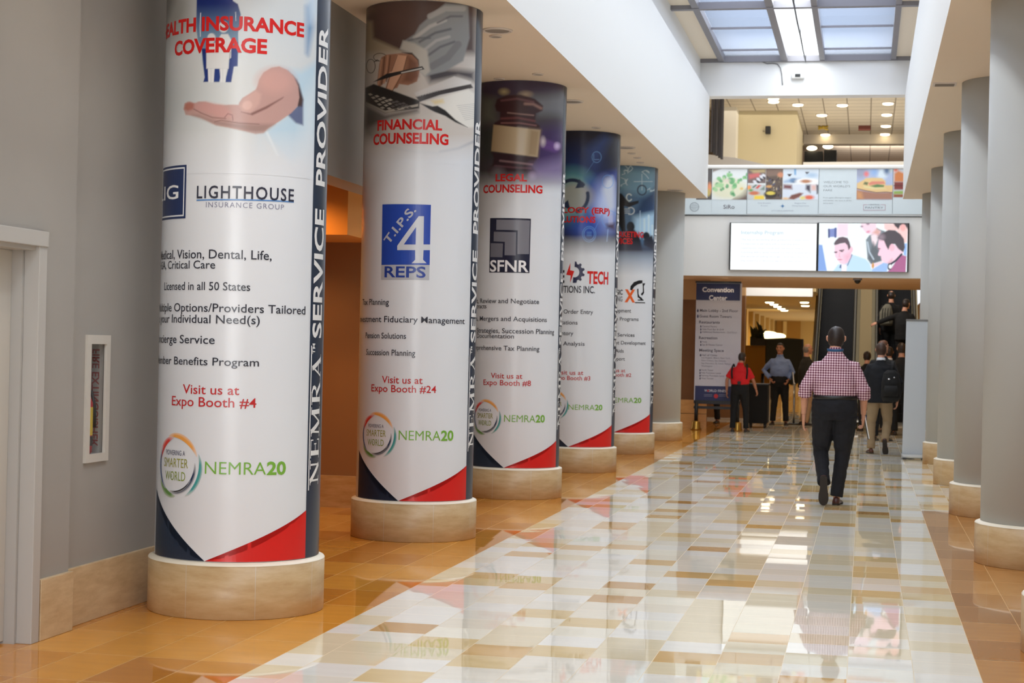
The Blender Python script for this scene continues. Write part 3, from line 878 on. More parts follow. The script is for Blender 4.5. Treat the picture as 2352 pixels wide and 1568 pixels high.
def side_strip(w, th_b, th_cap=None):
    """navy strip with the society's title reading upwards, plus its pale seam"""
    ik = Ink()
    th_e = th_b+0.62
    n = 24
    z0, z1 = HB+0.021, HC-0.004
    for k in range(n):
        a, b = th_b+(th_e-th_b)*k/n, th_b+(th_e-th_b)*(k+1)/n
        ik.poly([w.p3(a, z0, 2), w.p3(b, z0, 2), w.p3(b, z1, 2), w.p3(a, z1, 2)], lin(NAVY, 1.1))
    ik.build('title_strip', M_ink, w.o)
    ik = Ink()
    cap = 0.118; u_top = (th_b+0.055)*RW; u_base = u_top+cap
    def put(V, F): 
        V = np.array(V); V, F = slice2d(V, F, 0.02)
        ik.mesh([w.p3(a/RW, b, 4) for a, b in V], F, lin((240, 240, 240)))
    for txt, za, zb in (('SERVICE', ZT['S0'], ZT['S1']), ('PROVIDER', ZT['P0'], ZT['P1'])):
        v, f = text2d(txt, 0.025)
        k = (zb-za)/np.ptp(v[:, 0]); k2 = cap/CAPU
        put([(u_base-p[1]*k2, za+(p[0]-v[:, 0].min())*k) for p in v], f)
    qs, wd = serif_word('NEMRA')
    k = (ZT['N1']-ZT['N0'])/wd
    for q in qs: put([(u_base-p[1]*cap*0.95, ZT['N0']+p[0]*k) for p in q], [(0, 1, 2, 3)])
    put([(u_top-0.014, ZT['N0']-0.03), (u_top-0.005, ZT['N0']-0.03), (u_top-0.005, ZT['N1']+0.05), (u_top-0.014, ZT['N1']+0.05)], [(0, 1, 2, 3)])
    v, f = text2d('TM', 0.01)
    k2 = 0.03/CAPU
    put([(u_top+0.03-p[1]*k2, ZT['N1']+0.004+(p[0]-v[:, 0].min())*k2) for p in v], f)
    ik.build('title_lettering', M_ink, w.o)
    return th_b

def ring_logo(w, uc, zc, r=0.142):
    """ring of brushed colour arcs round three lines of lettering"""
    ik = Ink()
    cols = [((212, 60, 50), 95, 172, 1.06, .15), ((230, 160, 76), 20, 112, 1.17, .14), ((62, 150, 150), -62, 24, 1.27, .11), ((34, 52, 84), -105, 10, 1.03, .10),
            ((96, 140, 66), 205, 275, 1.16, .15), ((60, 84, 130), 140, 240, 1.07, .08), ((40, 40, 46), 255, 330, .99, .05)]
    for li, (c, a0, a1, rr, wd) in enumerate(cols):
        n = 22; c = lin(c, 1.1); wh = lin((232, 232, 232))
        vs = []; fs = []; cc = []
        for k in range(n+1):
            f = k/n; a = math.radians(a0+(a1-a0)*f)
            tk = 1.55*wd*math.sin(math.pi*min(1, max(0.02, f)))**0.6
            for j, (q, mix) in enumerate(((rr-tk/2, 0.0), (rr, 0.0), (rr+tk/2, 0.55))):
                fade = max(mix, 0.75*max(0, abs(f-0.5)*2-0.55)/0.45)
                vs.append(w.p3(uc+q*r*math.cos(a)/RW, zc+q*r*math.sin(a), 2+0.25*li)); cc.append(c*(1-fade)+wh*fade)
            if k:
                b = 3*k
                for j in (0, 1): fs.append((b-3+j, b-2+j, b+1+j, b+j))
        ik.mesh(vs, fs, cc)
    for txt, z0, h, wd, c, b in (('POWERING A', .40, .19, 1.12, (72, 72, 96), .0), ('SMARTER', -.06, .34, 1.42, (150, 150, 60), .0), ('WORLD', -.56, .34, 1.18, (132, 150, 58), .0)):
        v, f = text2d(txt, b)
        k = wd*r/np.ptp(v[:, 0]); mid = (v[:, 0].max()+v[:, 0].min())/2
        V = np.stack([uc*RW+(v[:, 0]-mid)*k, zc+z0*r+v[:, 1]*h*r/CAPU], 1)
        V, f = slice2d(V, f, 0.02)
        ik.mesh([w.p3(a/RW, q, 3) for a, q in V], f, lin(c, 1.1))
    n = 14
    for k in range(n):
        a0, a1 = 2*math.pi*k/n, 2*math.pi*(k+1)/n
        ik.poly([w.p3(uc+(-.18+q*math.cos(a))*r/RW, zc+(-.40+q*math.sin(a))*r, 4) for q, a in ((.035, a0), (.06, a0), (.06, a1), (.035, a1))], lin((132, 150, 58)))
    ik.build('conference_ring_logo', M_ink, w.o)

def nemra20(w, xl, xr, yt, yb):
    ik = Ink()
    ul, ur = w.u(xl, yb), w.u(xr, yb); zt, zb = w.z((xl+xr)/2, yt), w.z((xl+xr)/2, yb)
    um = ul+(ur-ul)*0.735
    for txt, a, b, bold in (('NEMRA', ul, um, -0.004), ('20', um+(ur-ul)*0.01, ur, 0.03)):
        v, f = text2d(txt, bold)
        V = np.stack([a*RW+(v[:, 0]-v[:, 0].min())*(b-a)*RW/np.ptp(v[:, 0]), zb+v[:, 1]*(zt-zb)/CAPU], 1)
        V, f = slice2d(V, f, 0.02)
        ik.mesh([w.p3(p, q, 3) for p, q in zip(V[:, 0]/RW, V[:, 1])], f, lin((116, 170, 62), 1.1))
    ik.build('conference_lettering', M_ink, w.o)

def corner_flash(w, tl, tip, tr, th_b):
    """navy and red curved corners at the foot; angles of the left silhouette, the meeting tip and the strip"""
    zb = HB+0.021
    zl = zb+0.275
    ik = Ink()
    th_l = tip-0.98
    pts = [(th_l, zb)]
    n = 10
    L = [(th_l+(tip-th_l)*k/n, zb+0.36*(1-k/n)**1.55) for k in range(n+1)]
    w.flat(ik, [(th_l, zb)]+list(reversed(L)), NAVY, 2)
    hr = 0.262
    R = [(tip+(th_b-tip)*k/n, zb+hr*(k/n)**1.45) for k in range(n+1)]
    w.flat(ik, [(tip+0.02, zb)]+[(th_b, zb)]+list(reversed(R)), RED, 2)
    ik.build('corner_flash', M_ink, w.o)

cols = []
lab = ['wrapped column nearest on left, HEALTH INSURANCE COVERAGE banner with open hand', 'wrapped column second on left, FINANCIAL COUNSELING banner with hand on calculator',
       'wrapped column third on left, LEGAL COUNSELING banner with dark gavel', 'wrapped column fourth on left, blue TECHNOLOGY banner with gear and bolt logo',
       'wrapped column fifth on left, MARKETING banner with chess knight logo', 'plain unwrapped grey column, last one on the left beside the blue directory sign']
for i in range(6):
    cols.append(column('column', lab[i], XL, YC1+SP*i, 'columns along the left side', i < 5))
labr = ['plain grey column at the extreme right edge, only a sliver showing', 'plain grey column, largest on the right side', 'plain grey column, second largest on the right side', 'plain grey column third from front on the right',
        'plain grey column right behind the roll-up banner stand', 'plain grey column farthest on right, meeting the far wall']
for i in range(6):
    column('column', labr[i], XR, YC1+SP*i, 'columns along the right side', False)

wr = [Wrap(i, cols[i]) for i in range(5)]
_w = wr[0]
ZT = {'N0': _w.z(722, 1112), 'N1': _w.z(732, 815), 'S0': _w.z(738, 777), 'S1': _w.z(744, 483), 'P0': _w.z(744, 430), 'P1': _w.z(750, 63)}
borders = [_w.u(713.5, 700), wr[1].u(1080.6, 650), wr[2].u(1285.4, 650), wr[3].u(1412.0, 650), wr[4].u(1499.2, 650)]
tips = [wr[0].u(470, 1290), wr[1].u(915, 1149), wr[2].u(1157, 1077), wr[3].u(1305, 1029), wr[4].u(1409, 997)]
for w, b, tp in zip(wr, borders, tips):
    side_strip(w, b); corner_flash(w, None, tp, None, b)

def top_picture(w, b, z0, paint, base, name='photo_print', **k):
    w.picture(name, w.tc-w.lim-0.5, b, z0, HC-0.004, paint, base, **k)

V = (229, 230, 232)      # the vinyl's own white, as photographed
# ---------------- column 1: health insurance
w = wr[0]
def K(x, y): return (330+x/3.92, y/3.92)
def KK(*p): return [K(a, b) for a, b in p]
def paint1(p):
    p.mott(60, 0.02, 3)
    p.ell(400, 20, 60, 70, (150, 150, 146), 40)
    p.poly(KK((180, -100), (300, -100), (200, 160), (180, 200)), (96, 92, 88), 14)
    p.ell(620, 60, 120, 80, (206, 214, 220), 60)
    p.ell(420, 230, 70, 60, (196, 202, 204), 45)
    # pale blue shirt and cuff on the right
    p.poly(KK((1240, 620), (1420, 640), (1560, 560), (1560, 1350), (1330, 1480), (1180, 1330), (1080, 1190), (1290, 1040)), (184, 208, 224), 10)
    p.poly(KK((1440, 900), (1560, 700), (1560, 1560), (1400, 1500)), (206, 220, 230), 18)
    p.poly(KK((1010, 1190), (1080, 1180), (1100, 1380), (1020, 1400)), (190, 208, 220), 16, al=.6)
    p.poly(KK((1100, 1190), (1112, 1185), (1215, 1400), (1200, 1405)), (226, 234, 238), 3, al=.8)
    p.poly(KK((1460, 60), (1500, 40), (1530, 250), (1480, 500), (1465, 480)), (112, 148, 186), 8)
    p.poly(KK((1470, -100), (1560, -100), (1560, 120), (1500, 200)), (190, 212, 232), 14)
    # dark sleeve seen behind the wrist
    p.poly(KK((1300, 640), (1380, 720), (1436, 900), (1436, 1130), (1370, 1110), (1290, 1030), (1380, 960)), (96, 106, 138), 3)
    p.poly(KK((1340, 680), (1400, 760), (1436, 900), (1425, 960), (1370, 960)), (74, 58, 58), 3)
    # hand
    hand = KK((362, 985), (372, 935), (400, 918), (440, 924), (462, 932), (500, 916), (560, 918), (640, 940), (720, 948), (800, 944), (856, 946), (862, 925), (890, 885), (950, 850), (1010, 810), (1026, 772), (1040, 720), (1080, 655), (1150, 612), (1220, 600), (1290, 630), (1350, 690), (1392, 780), (1402, 880), (1385, 960), (1330, 1020), (1230, 1090), (1120, 1160), (1080, 1200), (1010, 1208), (900, 1180), (760, 1150), (650, 1130), (580, 1095), (510, 1062), (440, 1045), (380, 1036))
    p.poly(hand, (186, 150, 144), 1.6)
    p.poly(KK((440, 1040), (560, 1085), (660, 1125), (800, 1150), (1010, 1200), (1080, 1195), (1180, 1120), (1000, 1120), (800, 1110), (650, 1090), (500, 1040)), (150, 124, 118), 5, al=.8)
    p.ell(*K(1190, 730), 40, 28, (204, 160, 152), 12, al=.8)
    p.poly(KK((870, 960), (900, 890), (1010, 815), (1060, 850), (1040, 940), (960, 1020), (900, 1010)), (204, 166, 158), 4, al=.8)
    p.ell(*K(935, 950), 11, 10, (214, 178, 170), 2, rot=-.4)
    p.poly(KK((880, 1010), (960, 1025), (1100, 960), (1260, 875), (1250, 890), (1110, 980), (980, 1040)), (128, 92, 88), 2)
    p.poly(KK((462, 935), (560, 920), (720, 950), (780, 1000), (800, 1060), (700, 1060), (540, 1010), (470, 985)), (200, 150, 146), 5, al=.7)
    p.poly(KK((366, 985), (376, 936), (420, 920), (455, 938), (450, 985), (400, 1000)), (172, 112, 100), 3)
    p.line(KK((455, 985), (520, 1020), (620, 1060), (740, 1070)), 1.6, (120, 84, 82), 1.2)
    p.line(KK((640, 1100), (700, 1085), (860, 1110), (1040, 1120)), 1.4, (126, 96, 92), 1.2)
    p.line(KK((730, 1060), (760, 1025), (800, 1040), (805, 1085)), 1.2, (130, 92, 90), 1.4)
    # dark blue family silhouette
    fam = KK((480, -120), (800, -120), (805, 10), (850, 40), (875, 130), (870, 200), (852, 300), (855, 420), (846, 598), (812, 602), (795, 690), (786, 742), (736, 742), (744, 690), (766, 620), (680, 620), (692, 690), (684, 738), (634, 740), (630, 690), (648, 620), (660, 560), (640, 620), (580, 625), (588, 738), (540, 740), (552, 700), (532, 560), (524, 440), (490, 370), (474, 240), (478, 60))
    p.poly(fam, (16, 40, 112), 1.2, (110, 140, 168), K(600, 40), K(600, 330))
    p.poly(KK((524, 440), (600, 440), (580, 625), (588, 738), (540, 740), (552, 700)), (26, 48, 118), 1.2)
    p.poly(KK((790, 440), (850, 380), (846, 598), (812, 602), (790, 742), (736, 742), (766, 600)), (26, 52, 124), 1.2)
    p.poly(KK((640, 620), (684, 620), (692, 700), (680, 740), (634, 740), (628, 690)), (30, 56, 126), 1.2)
    # the children left white in front
    p.ell(*K(612, 345), 9.5, 11, (216, 218, 222), 1.2)
    p.ell(*K(720, 245), 11, 13, (214, 218, 222), 1.2)
    p.poly(KK((566, 400), (600, 385), (650, 390), (700, 310), (760, 308), (790, 360), (788, 520), (770, 540), (766, 622), (566, 620)), (218, 220, 222), 1.2)
    p.poly(KK((580, 620), (606, 620), (604, 742), (584, 742)), (222, 224, 226), .8)
    p.poly(KK((612, 620), (640, 620), (632, 742), (612, 742)), (222, 224, 226), .8)
    p.poly(KK((690, 620), (712, 620), (712, 742), (692, 742)), (222, 224, 226), .8)
    p.poly(KK((718, 620), (748, 620), (738, 742), (718, 742)), (222, 224, 226), .8)
    p.line(KK((515, 120), (510, 250), (512, 330)), 1.6, (224, 228, 232), .8)
    p.line(KK((828, 110), (832, 190)), 1.2, (224, 228, 232), .8)
    p.line(KK((780, 470), (776, 545)), 1.2, (40, 50, 70), .8)
    p.fade(300, 396, (216, 220, 226), .7)
top_picture(w, borders[0], w.z(560, 400), paint1, (206, 210, 212), nu=340, nz=380)
ik = Ink()
w.text(ik, 'HEALTH INSURANCE', 'INSURANCE', 464.5, 698.6, 41, 71, RED, .036, xm=468)
w.text(ik, 'COVERAGE', 'COVERAGE', 402.7, 613.7, 91, 122, RED, .036, xm=590)
ik.build('headline', M_ink, w.o)
ik = Ink()
ub = w.u(428, 440); zt, zb = w.z(428, 379), w.z(428, 502); sz = 0.0
uw = (zt-zb)*1.02/RW
w.flat(ik, [(ub-uw, zb), (ub, zb), (ub, zt), (ub-uw, zt)], (30, 48, 92), 2)
e = .012/RW
for a, b, c, d in ((ub-uw+e, zb+.012, ub-e, zb+.020), (ub-uw+e, zt-.020, ub-e, zt-.012), (ub-uw+e, zb+.012, ub-uw+1.65*e, zt-.012), (ub-1.65*e, zb+.012, ub-e, zt-.012)):
    w.flat(ik, [(a, b), (c, b), (c, d), (a, d)], (222, 226, 230), 3)
w.text(ik, 'LIG', 'LIG', 360, 411, 426, 457, (232, 234, 236), .01, xm=405, lay=3)
w.text(ik, 'LIGHTHOUSE', 'LIGHTHOUSE', 453, 675, 429, 457, (48, 50, 66), .014)
w.px(ik, [(452, 459), (675, 463), (675, 466), (452, 462)], (84, 132, 190))
w.text(ik, 'INSURANCE GROUP', 'INSURANCE GROUP', 474, 652, 466, 478, (122, 122, 146), -.006)
ik.build('sponsor_logo', M_ink, w.o)
for tx, sb, xl, xr, yt, yb in (('Medical, Vision, Dental, Life,', 'Vision, Dental, Life,', 408, 624, 574, 594.5), ('FSA, HSA, Critical Care', 'Critical Care', 387, 495, 599, 617), ('Licensed in all 50 States', 'in all 50 States', 433, 575, 648.5, 667),
        ('Multiple Options/Providers Tailored', 'Options/Providers Tailored', 401, 701, 699, 718), ('to your Individual Need(s)', 'Individual Need(s)', 396, 597, 724, 743), ('Concierge Service', 'Service', 414, 494, 770.5, 789.5), ('Member Benefits Program', 'Benefits Program', 401, 595, 822, 840)):
    ik = Ink(); w.text(ik, tx, sb, xl, xr, yt, yb, DTXT, .006); ik.build('service_line', M_ink, w.o)
ik = Ink(); w.text(ik, 'Visit us at', 'Visit us at', 421, 550, 885, 906, (186, 34, 38), .006); ik.build('booth_line', M_ink, w.o)
ik = Ink(); w.text(ik, 'Expo Booth #4', 'Expo Booth #4', 396, 589, 913.5, 935, (186, 34, 38), .006); ik.build('booth_line', M_ink, w.o)
ring_logo(w, w.u(447, 1070)-.142/RW, w.z(416, 1071)); nemra20(w, 471, 656, 1062, 1090.5)

# ---------------- column 2: financial counselling
w = wr[1]
def K(x, y): return (800+x/3.409, y/3.409)
def paint2(p):
    p.mott(40, 0.03, 5)
    p.poly(KK((130, -60), (1000, -60), (1000, 420), (130, 420)), (84, 66, 64), 10)
    p.ell(*K(330, 150), 60, 40, (98, 76, 72), 30)
    p.poly(KK((130, 160), (190, 170), (196, 300), (260, 330), (420, 400), (420, 470), (130, 470)), (168, 154, 132), 5)
    p.poly(KK((130, 430), (560, 420), (980, 560), (1000, 1300), (130, 1300)), (198, 192, 186), 12)
    p.poly(KK((600, 560), (760, 540), (990, 560), (990, 640), (860, 600), (640, 650)), (70, 66, 72), 8)
    # spectacles
    p.arc(*K(250, 450), 15, 9, 0, 6.28, 1.4, (50, 42, 38), .8); p.arc(*K(178, 520), 10, 16, 0, 6.28, 1.5, (50, 42, 38), .8); p.line(KK((230, 470), (205, 485), (240, 475)), 1.6, (40, 34, 32), .8)
    # sleeve
    sl = KK((405, 385), (430, 330), (520, 270), (560, 200), (640, 130), (720, 60), (760, 28), (930, 40), (940, 60), (950, 300), (900, 480), (760, 560), (600, 600), (560, 560), (555, 480), (500, 420))
    p.poly(sl, (142, 146, 150), 2.5)
    for a, b, wd, c in ((((640, 130), (760, 70), (900, 70)), None, 14, (176, 178, 180)), (((520, 300), (640, 210), (760, 160)), None, 9, (190, 190, 190)), (((560, 330), (680, 260), (800, 230)), None, 6, (92, 96, 104)),
                       (((600, 390), (690, 320), (790, 290)), None, 7, (180, 180, 182)), (((620, 440), (720, 370), (830, 330)), None, 6, (98, 100, 108)), (((470, 320), (560, 300), (640, 300)), None, 5, (100, 104, 112)), (((660, 520), (780, 450), (860, 350)), None, 18, (120, 122, 128)), (((700, 180), (800, 130), (890, 130)), None, 5, (96, 98, 106))):
        p.line(KK(*a), wd*.9, c, 2.2, al=.85)
    p.poly(KK((410, 385), (430, 320), (520, 340), (620, 400), (640, 560), (600, 600), (560, 560), (552, 480), (500, 420)), (188, 186, 180), 3)
    p.poly(KK((420, 412), (500, 416), (552, 470), (556, 520), (540, 500), (500, 440)), (46, 34, 32), 1.6)
    # hand pressing the calculator
    hd = KK((245, 500), (262, 450), (300, 430), (350, 425), (420, 418), (500, 430), (545, 475), (558, 560), (540, 640), (470, 670), (400, 660), (385, 690), (350, 700), (322, 770), (300, 785), (285, 760), (292, 700), (315, 610), (290, 640), (262, 672), (240, 690), (228, 650), (236, 570))
    p.poly(hd, (160, 114, 92), 1.6)
    p.poly(KK((385, 430), (460, 440), (430, 560), (380, 650), (330, 740), (300, 780), (288, 755), (300, 690), (340, 560)), (212, 166, 138), 2, al=1)
    p.poly(KK((470, 440), (540, 490), (552, 600), (500, 650), (430, 640), (460, 540)), (112, 74, 58), 5, al=.8)
    p.line(KK((262, 470), (250, 560), (238, 660)), 4, (198, 150, 122), 1.5); p.line(KK((285, 450), (276, 550), (262, 660)), 2, (90, 60, 46), 1.3); p.line(KK((330, 440), (318, 540), (300, 640)), 2, (92, 60, 46), 1.3)
    p.line(KK((310, 440), (300, 540), (282, 650)), 4, (196, 148, 120), 1.5); p.line(KK((300, 690), (340, 560), (385, 435)), 1.2, (96, 62, 48), 1.0); p.line(KK((330, 745), (385, 650), (432, 560), (462, 445)), 1.4, (96, 62, 48), 1.0); p.ell(*K(345, 585), 7, 6, (224, 182, 158), 2); p.ell(*K(298, 745), 3, 6, (214, 176, 154), 1.4)
    # pen
    p.poly(KK((196, 645), (300, 580), (400, 560), (580, 520), (598, 545), (420, 580), (320, 610), (215, 640)), (40, 36, 38), 1)
    p.line(KK((420, 572), (575, 538)), 3, (196, 194, 192), 1)
    # calculator
    p.poly(KK((135, 690), (200, 660), (290, 690), (560, 790), (556, 850), (330, 880), (290, 890), (135, 810)), (40, 36, 36), 1.6)
    p.poly(KK((140, 800), (290, 868), (548, 815), (548, 835), (290, 888), (140, 820)), (176, 170, 160), 1.2)
    for r in range(5):
        for c in range(6):
            x = 172+c*52-r*2+r*26; y = 742+r*26+c*14-c*r*2
            if y < 860 and x < 520: p.poly(KK((x-18, y-4), (x+4, y-10), (x+22, y+2), (x, y+10)), (176, 170, 160) if x < 330 else (92, 88, 88), .7)
    p.poly(KK((135, 830), (290, 900), (550, 850), (550, 880), (330, 930), (135, 1000)), (70, 66, 66), 6, al=.8)
    # notebook and papers
    p.poly(KK((520, 730), (830, 600), (960, 640), (975, 690), (560, 790)), (206, 204, 202), 2)
    p.poly(KK((530, 760), (700, 712), (960, 660), (978, 690), (720, 745), (560, 800)), (58, 54, 56), 1.6)
    for k in range(26): p.line(KK((540+k*13, 762-k*3.6), (546+k*13, 735-k*3.4)), 1.0, (196, 194, 194), .6)
    p.poly(KK((580, 800), (940, 700), (1000, 740), (1000, 1000), (930, 1000)), (222, 220, 214), 3)
    p.poly(KK((650, 790), (740, 780), (750, 805), (680, 820)), (222, 206, 160), 4)
    for k in range(9): p.line(KK((850+k*8, 830+k*14), (985, 815+k*14)), .9, (170, 170, 172), .7, al=.8)
    p.poly(KK((560, 810), (660, 835), (700, 830), (760, 865), (840, 940), (935, 1000), (840, 960), (760, 910), (680, 880), (640, 860)), (34, 32, 34), 1.6)
    p.line(KK((140, 1000), (200, 1090), (320, 1150), (500, 1190), (700, 1200)), 5, (170, 170, 172), 4, al=.7)
    p.line(KK((720, 1190), (860, 1165), (985, 1110)), 5, (130, 132, 140), 3, al=.8)
    p.ell(*K(160, 950), 30, 40, (60, 56, 56), 20, al=.7)
    p.fade(310, 372, (216, 220, 226), .8)
top_picture(w, borders[1], w.z(960, 374), paint2, (206, 202, 198), nu=290, nz=360)
ik = Ink()
w.text(ik, 'FINANCIAL', 'FINANCIAL', 868, 1015.6, 275, 297, RED, .034); w.text(ik, 'COUNSELING', 'COUNSELING', 858.7, 1030, 306.5, 329.5, RED, .034)
ik.build('headline', M_ink, w.o)
ik = Ink()
w.px(ik, [(879, 470), (990, 471), (986, 644), (876, 643)], (176, 180, 188), 1.6)
w.px(ik, [(879, 470), (990, 471), (987, 609), (877, 609)], (38, 72, 168), 2.2)
w.px(ik, [(962, 497), (974, 497), (973, 562), (988, 562), (988, 575), (973, 575), (972, 597), (980, 605), (946, 605), (954, 597), (954, 575), (913, 575), (913, 565)], (200, 204, 212), 3)
w.px(ik, [(956, 522), (955, 562), (928, 562)], (38, 72, 168), 4)
a0, z0_ = w.uz(893, 563); a1, z1_ = w.uz(957, 484)
v, f = text2d('T.I.P.S.', .02)
dx, dz = (a1-a0)*RW, z1_-z0_; L = math.hypot(dx, dz); k = L/np.ptp(v[:, 0]); kz = .062/CAPU
VV = np.array([(a0*RW+(p[0]*k*dx-p[1]*kz*dz)/L, z0_+(p[0]*k*dz+p[1]*kz*dx)/L) for p in v]); VV, f = slice2d(VV, f, .02)
ik.mesh([w.p3(a/RW, b, 3) for a, b in VV], f, lin((190, 194, 204)))
w.text(ik, 'REPS', 'REPS', 884, 978, 613, 637, (40, 66, 150), .02)
ik.build('sponsor_logo', M_ink, w.o)
for tx, sb, xl, xr, yt, yb in (('Tax Planning', 'Planning', 849, 894, 687, 700.5), ('Investment Fiduciary Management', 'Fiduciary Management', 883, 1067, 728, 742), ('Pension Solutions', 'Solutions', 877, 933, 765, 778), ('Succession Planning', 'Planning', 900, 954, 804, 817.5)):
    ik = Ink(); w.text(ik, tx, sb, xl, xr, yt, yb, DTXT, .006); ik.build('service_line', M_ink, w.o)
ik = Ink(); w.text(ik, 'Visit us at', 'Visit us at', 878, 971, 865, 881, (186, 34, 38), .006); ik.build('booth_line', M_ink, w.o)
ik = Ink(); w.text(ik, 'Expo Booth #24', 'Expo Booth #24', 854, 1002, 885.5, 901.5, (186, 34, 38), .006); ik.build('booth_line', M_ink, w.o)
ring_logo(w, w.u(900, 1002)-.15/RW, w.z(868, 1000)); nemra20(w, 916, 1041, 990, 1012)

# ---------------- column 3: legal counselling
w = wr[2]
def paint3(p):
    p.mott(30, 0.03, 8)
    p.poly(KK((1030, 600), (1700, 600), (1700, 760), (1030, 760)), (62, 50, 74), 12)
    p.poly(KK((1440, 760), (1700, 740), (1700, 900), (1500, 900)), (118, 122, 132), 14)
    p.poly(KK((1460, 1000), (1700, 960), (1700, 1400), (1440, 1400)), (62, 44, 92), 16)
    p.poly(KK((1030, 1000), (1160, 1000), (1160, 1240), (1030, 1240)), (56, 58, 56), 12)
    p.poly(KK((1030, 760), (1140, 780), (1150, 940), (1030, 960)), (104, 106, 100), 14)
    p.ell(*K(1220, 720), 9, 6, (176, 160, 120), 5); p.ell(*K(1390, 740), 12, 6, (166, 150, 130), 5)
    p.line(KK((1500, 1100), (1560, 1120), (1640, 1150), (1620, 1170), (1520, 1140)), 14, (92, 60, 122), 4)
    p.ell(*K(1525, 1110), 5, 9, (206, 196, 200), 4); p.ell(*K(1635, 1145), 6, 7, (190, 170, 206), 4)
    p.poly(KK((1150, 830), (1165, 780), (1240, 750), (1350, 745), (1460, 775), (1525, 830), (1520, 870), (1470, 890), (1460, 960), (1500, 985), (1500, 1010), (1135, 990), (1150, 960), (1190, 940), (1190, 880), (1160, 870)), (56, 26, 34), 2)
    p.line(KK((1200, 790), (1320, 775), (1450, 800)), 4, (108, 70, 76), 2); p.line(KK((1385, 815), (1450, 818), (1510, 850)), 6, (150, 116, 110), 2.5)
    p.line(KK((1250, 885), (1350, 895), (1450, 905)), 3, (150, 120, 116), 1.6); p.line(KK((1200, 930), (1330, 925), (1460, 950)), 4, (118, 66, 70), 2); p.line(KK((1200, 965), (1340, 965), (1470, 985)), 3, (140, 96, 96), 1.6)
    # brass band
    p.poly(KK((1138, 978), (1505, 1020), (1482, 1232), (1120, 1186)), (176, 152, 118), 1.6, (206, 190, 158), K(1140, 1080), K(1330, 1100))
    p.poly(KK((1330, 1002), (1400, 1010), (1375, 1216), (1318, 1210)), (214, 204, 184), 5, al=.8)
    p.poly(KK((1420, 1010), (1505, 1020), (1482, 1232), (1400, 1220)), (156, 132, 98), 6, al=.8)
    p.poly(KK((1120, 1190), (1482, 1236), (1460, 1270), (1440, 1300), (1470, 1350), (1440, 1400), (1100, 1400), (1095, 1340), (1130, 1290), (1140, 1240)), (50, 24, 34), 2.5)
    p.line(KK((1190, 1260), (1320, 1275), (1440, 1290)), 4, (140, 110, 114), 2); p.line(KK((1150, 1300), (1320, 1315), (1430, 1320)), 3, (110, 70, 80), 2); p.ell(*K(1170, 1340), 14, 9, (104, 96, 104), 6); p.ell(*K(1440, 1380), 8, 8, (140, 120, 150), 5)
    p.fade(392, 446, (216, 220, 226), 1.1)
    p.poly(KK((1440, 1300), (1700, 1240), (1700, 1440), (1440, 1420)), (178, 164, 206), 16, al=.4)
    p.fade(420, 452, (216, 220, 226), 1.0)
top_picture(w, borders[2], w.z(1200, 454), paint3, (70, 64, 70), nu=220, nz=260)
ik = Ink()
w.text(ik, 'LEGAL', 'LEGAL', 1138.8, 1210.7, 400.5, 416, RED, .034); w.text(ik, 'COUNSELING', 'COUNSELING', 1111, 1246, 425, 442, RED, .034)
ik.build('headline', M_ink, w.o)
ik = Ink()
def Q(x, y): return (1040+x/3.266, 480+y/3.266)
def QQ(*p): return [Q(a, b) for a, b in p]
w.px(ik, QQ((282, 70), (587, 75), (575, 482), (275, 478)), (26, 28, 52), 2)
w.px(ik, QQ((330, 82), (580, 88), (572, 340), (486, 340), (488, 162), (328, 158)), (120, 120, 130), 3)
w.px(ik, QQ((310, 172), (476, 176), (472, 350), (390, 348), (392, 248), (308, 244)), (112, 112, 122), 3)
w.px(ik, QQ((286, 258), (378, 260), (374, 364), (284, 362)), (104, 104, 114), 3)
w.text(ik, 'SFNR', 'SFNR', 1040+282/3.266, 1040+570/3.266, 480+388/3.266, 480+470/3.266, (232, 232, 236), .02)
ik.build('sponsor_logo', M_ink, w.o)
for tx, sb, xl, xr, yt, yb in (('Draft, Review and Negotiate', 'Review and Negotiate', 1103.7, 1238.4, 686.3, 697), ('Contracts', 'tracts', 1096, 1118, 698.5, 708.5), ('Sales, Mergers and Acquisitions', 'Mergers and Acquisitions', 1102.8, 1255.9, 727.5, 738), ('Exit Strategies, Succession Planning', 'Strategies, Succession Planning', 1096, 1272.5, 755, 766),
        ('& Documentation', 'Documentation', 1096, 1180.8, 767, 777), ('Comprehensive Tax Planning', 'Tax Planning', 1157, 1239, 795.4, 806)):
    ik = Ink(); w.text(ik, tx, sb, xl, xr, yt, yb, DTXT, .006); ik.build('service_line', M_ink, w.o)
ik = Ink(); w.text(ik, 'Visit us at', 'Visit us at', 1128, 1200, 857.5, 869.5, (186, 34, 38), .006); ik.build('booth_line', M_ink, w.o)
ik = Ink(); w.text(ik, 'Expo Booth #8', 'Expo Booth #8', 1111, 1219.7, 873.5, 885.7, (186, 34, 38), .006); ik.build('booth_line', M_ink, w.o)
ring_logo(w, w.u(1143, 959)-.15/RW, w.z(1121, 959)); nemra20(w, 1158, 1251, 954, 970)

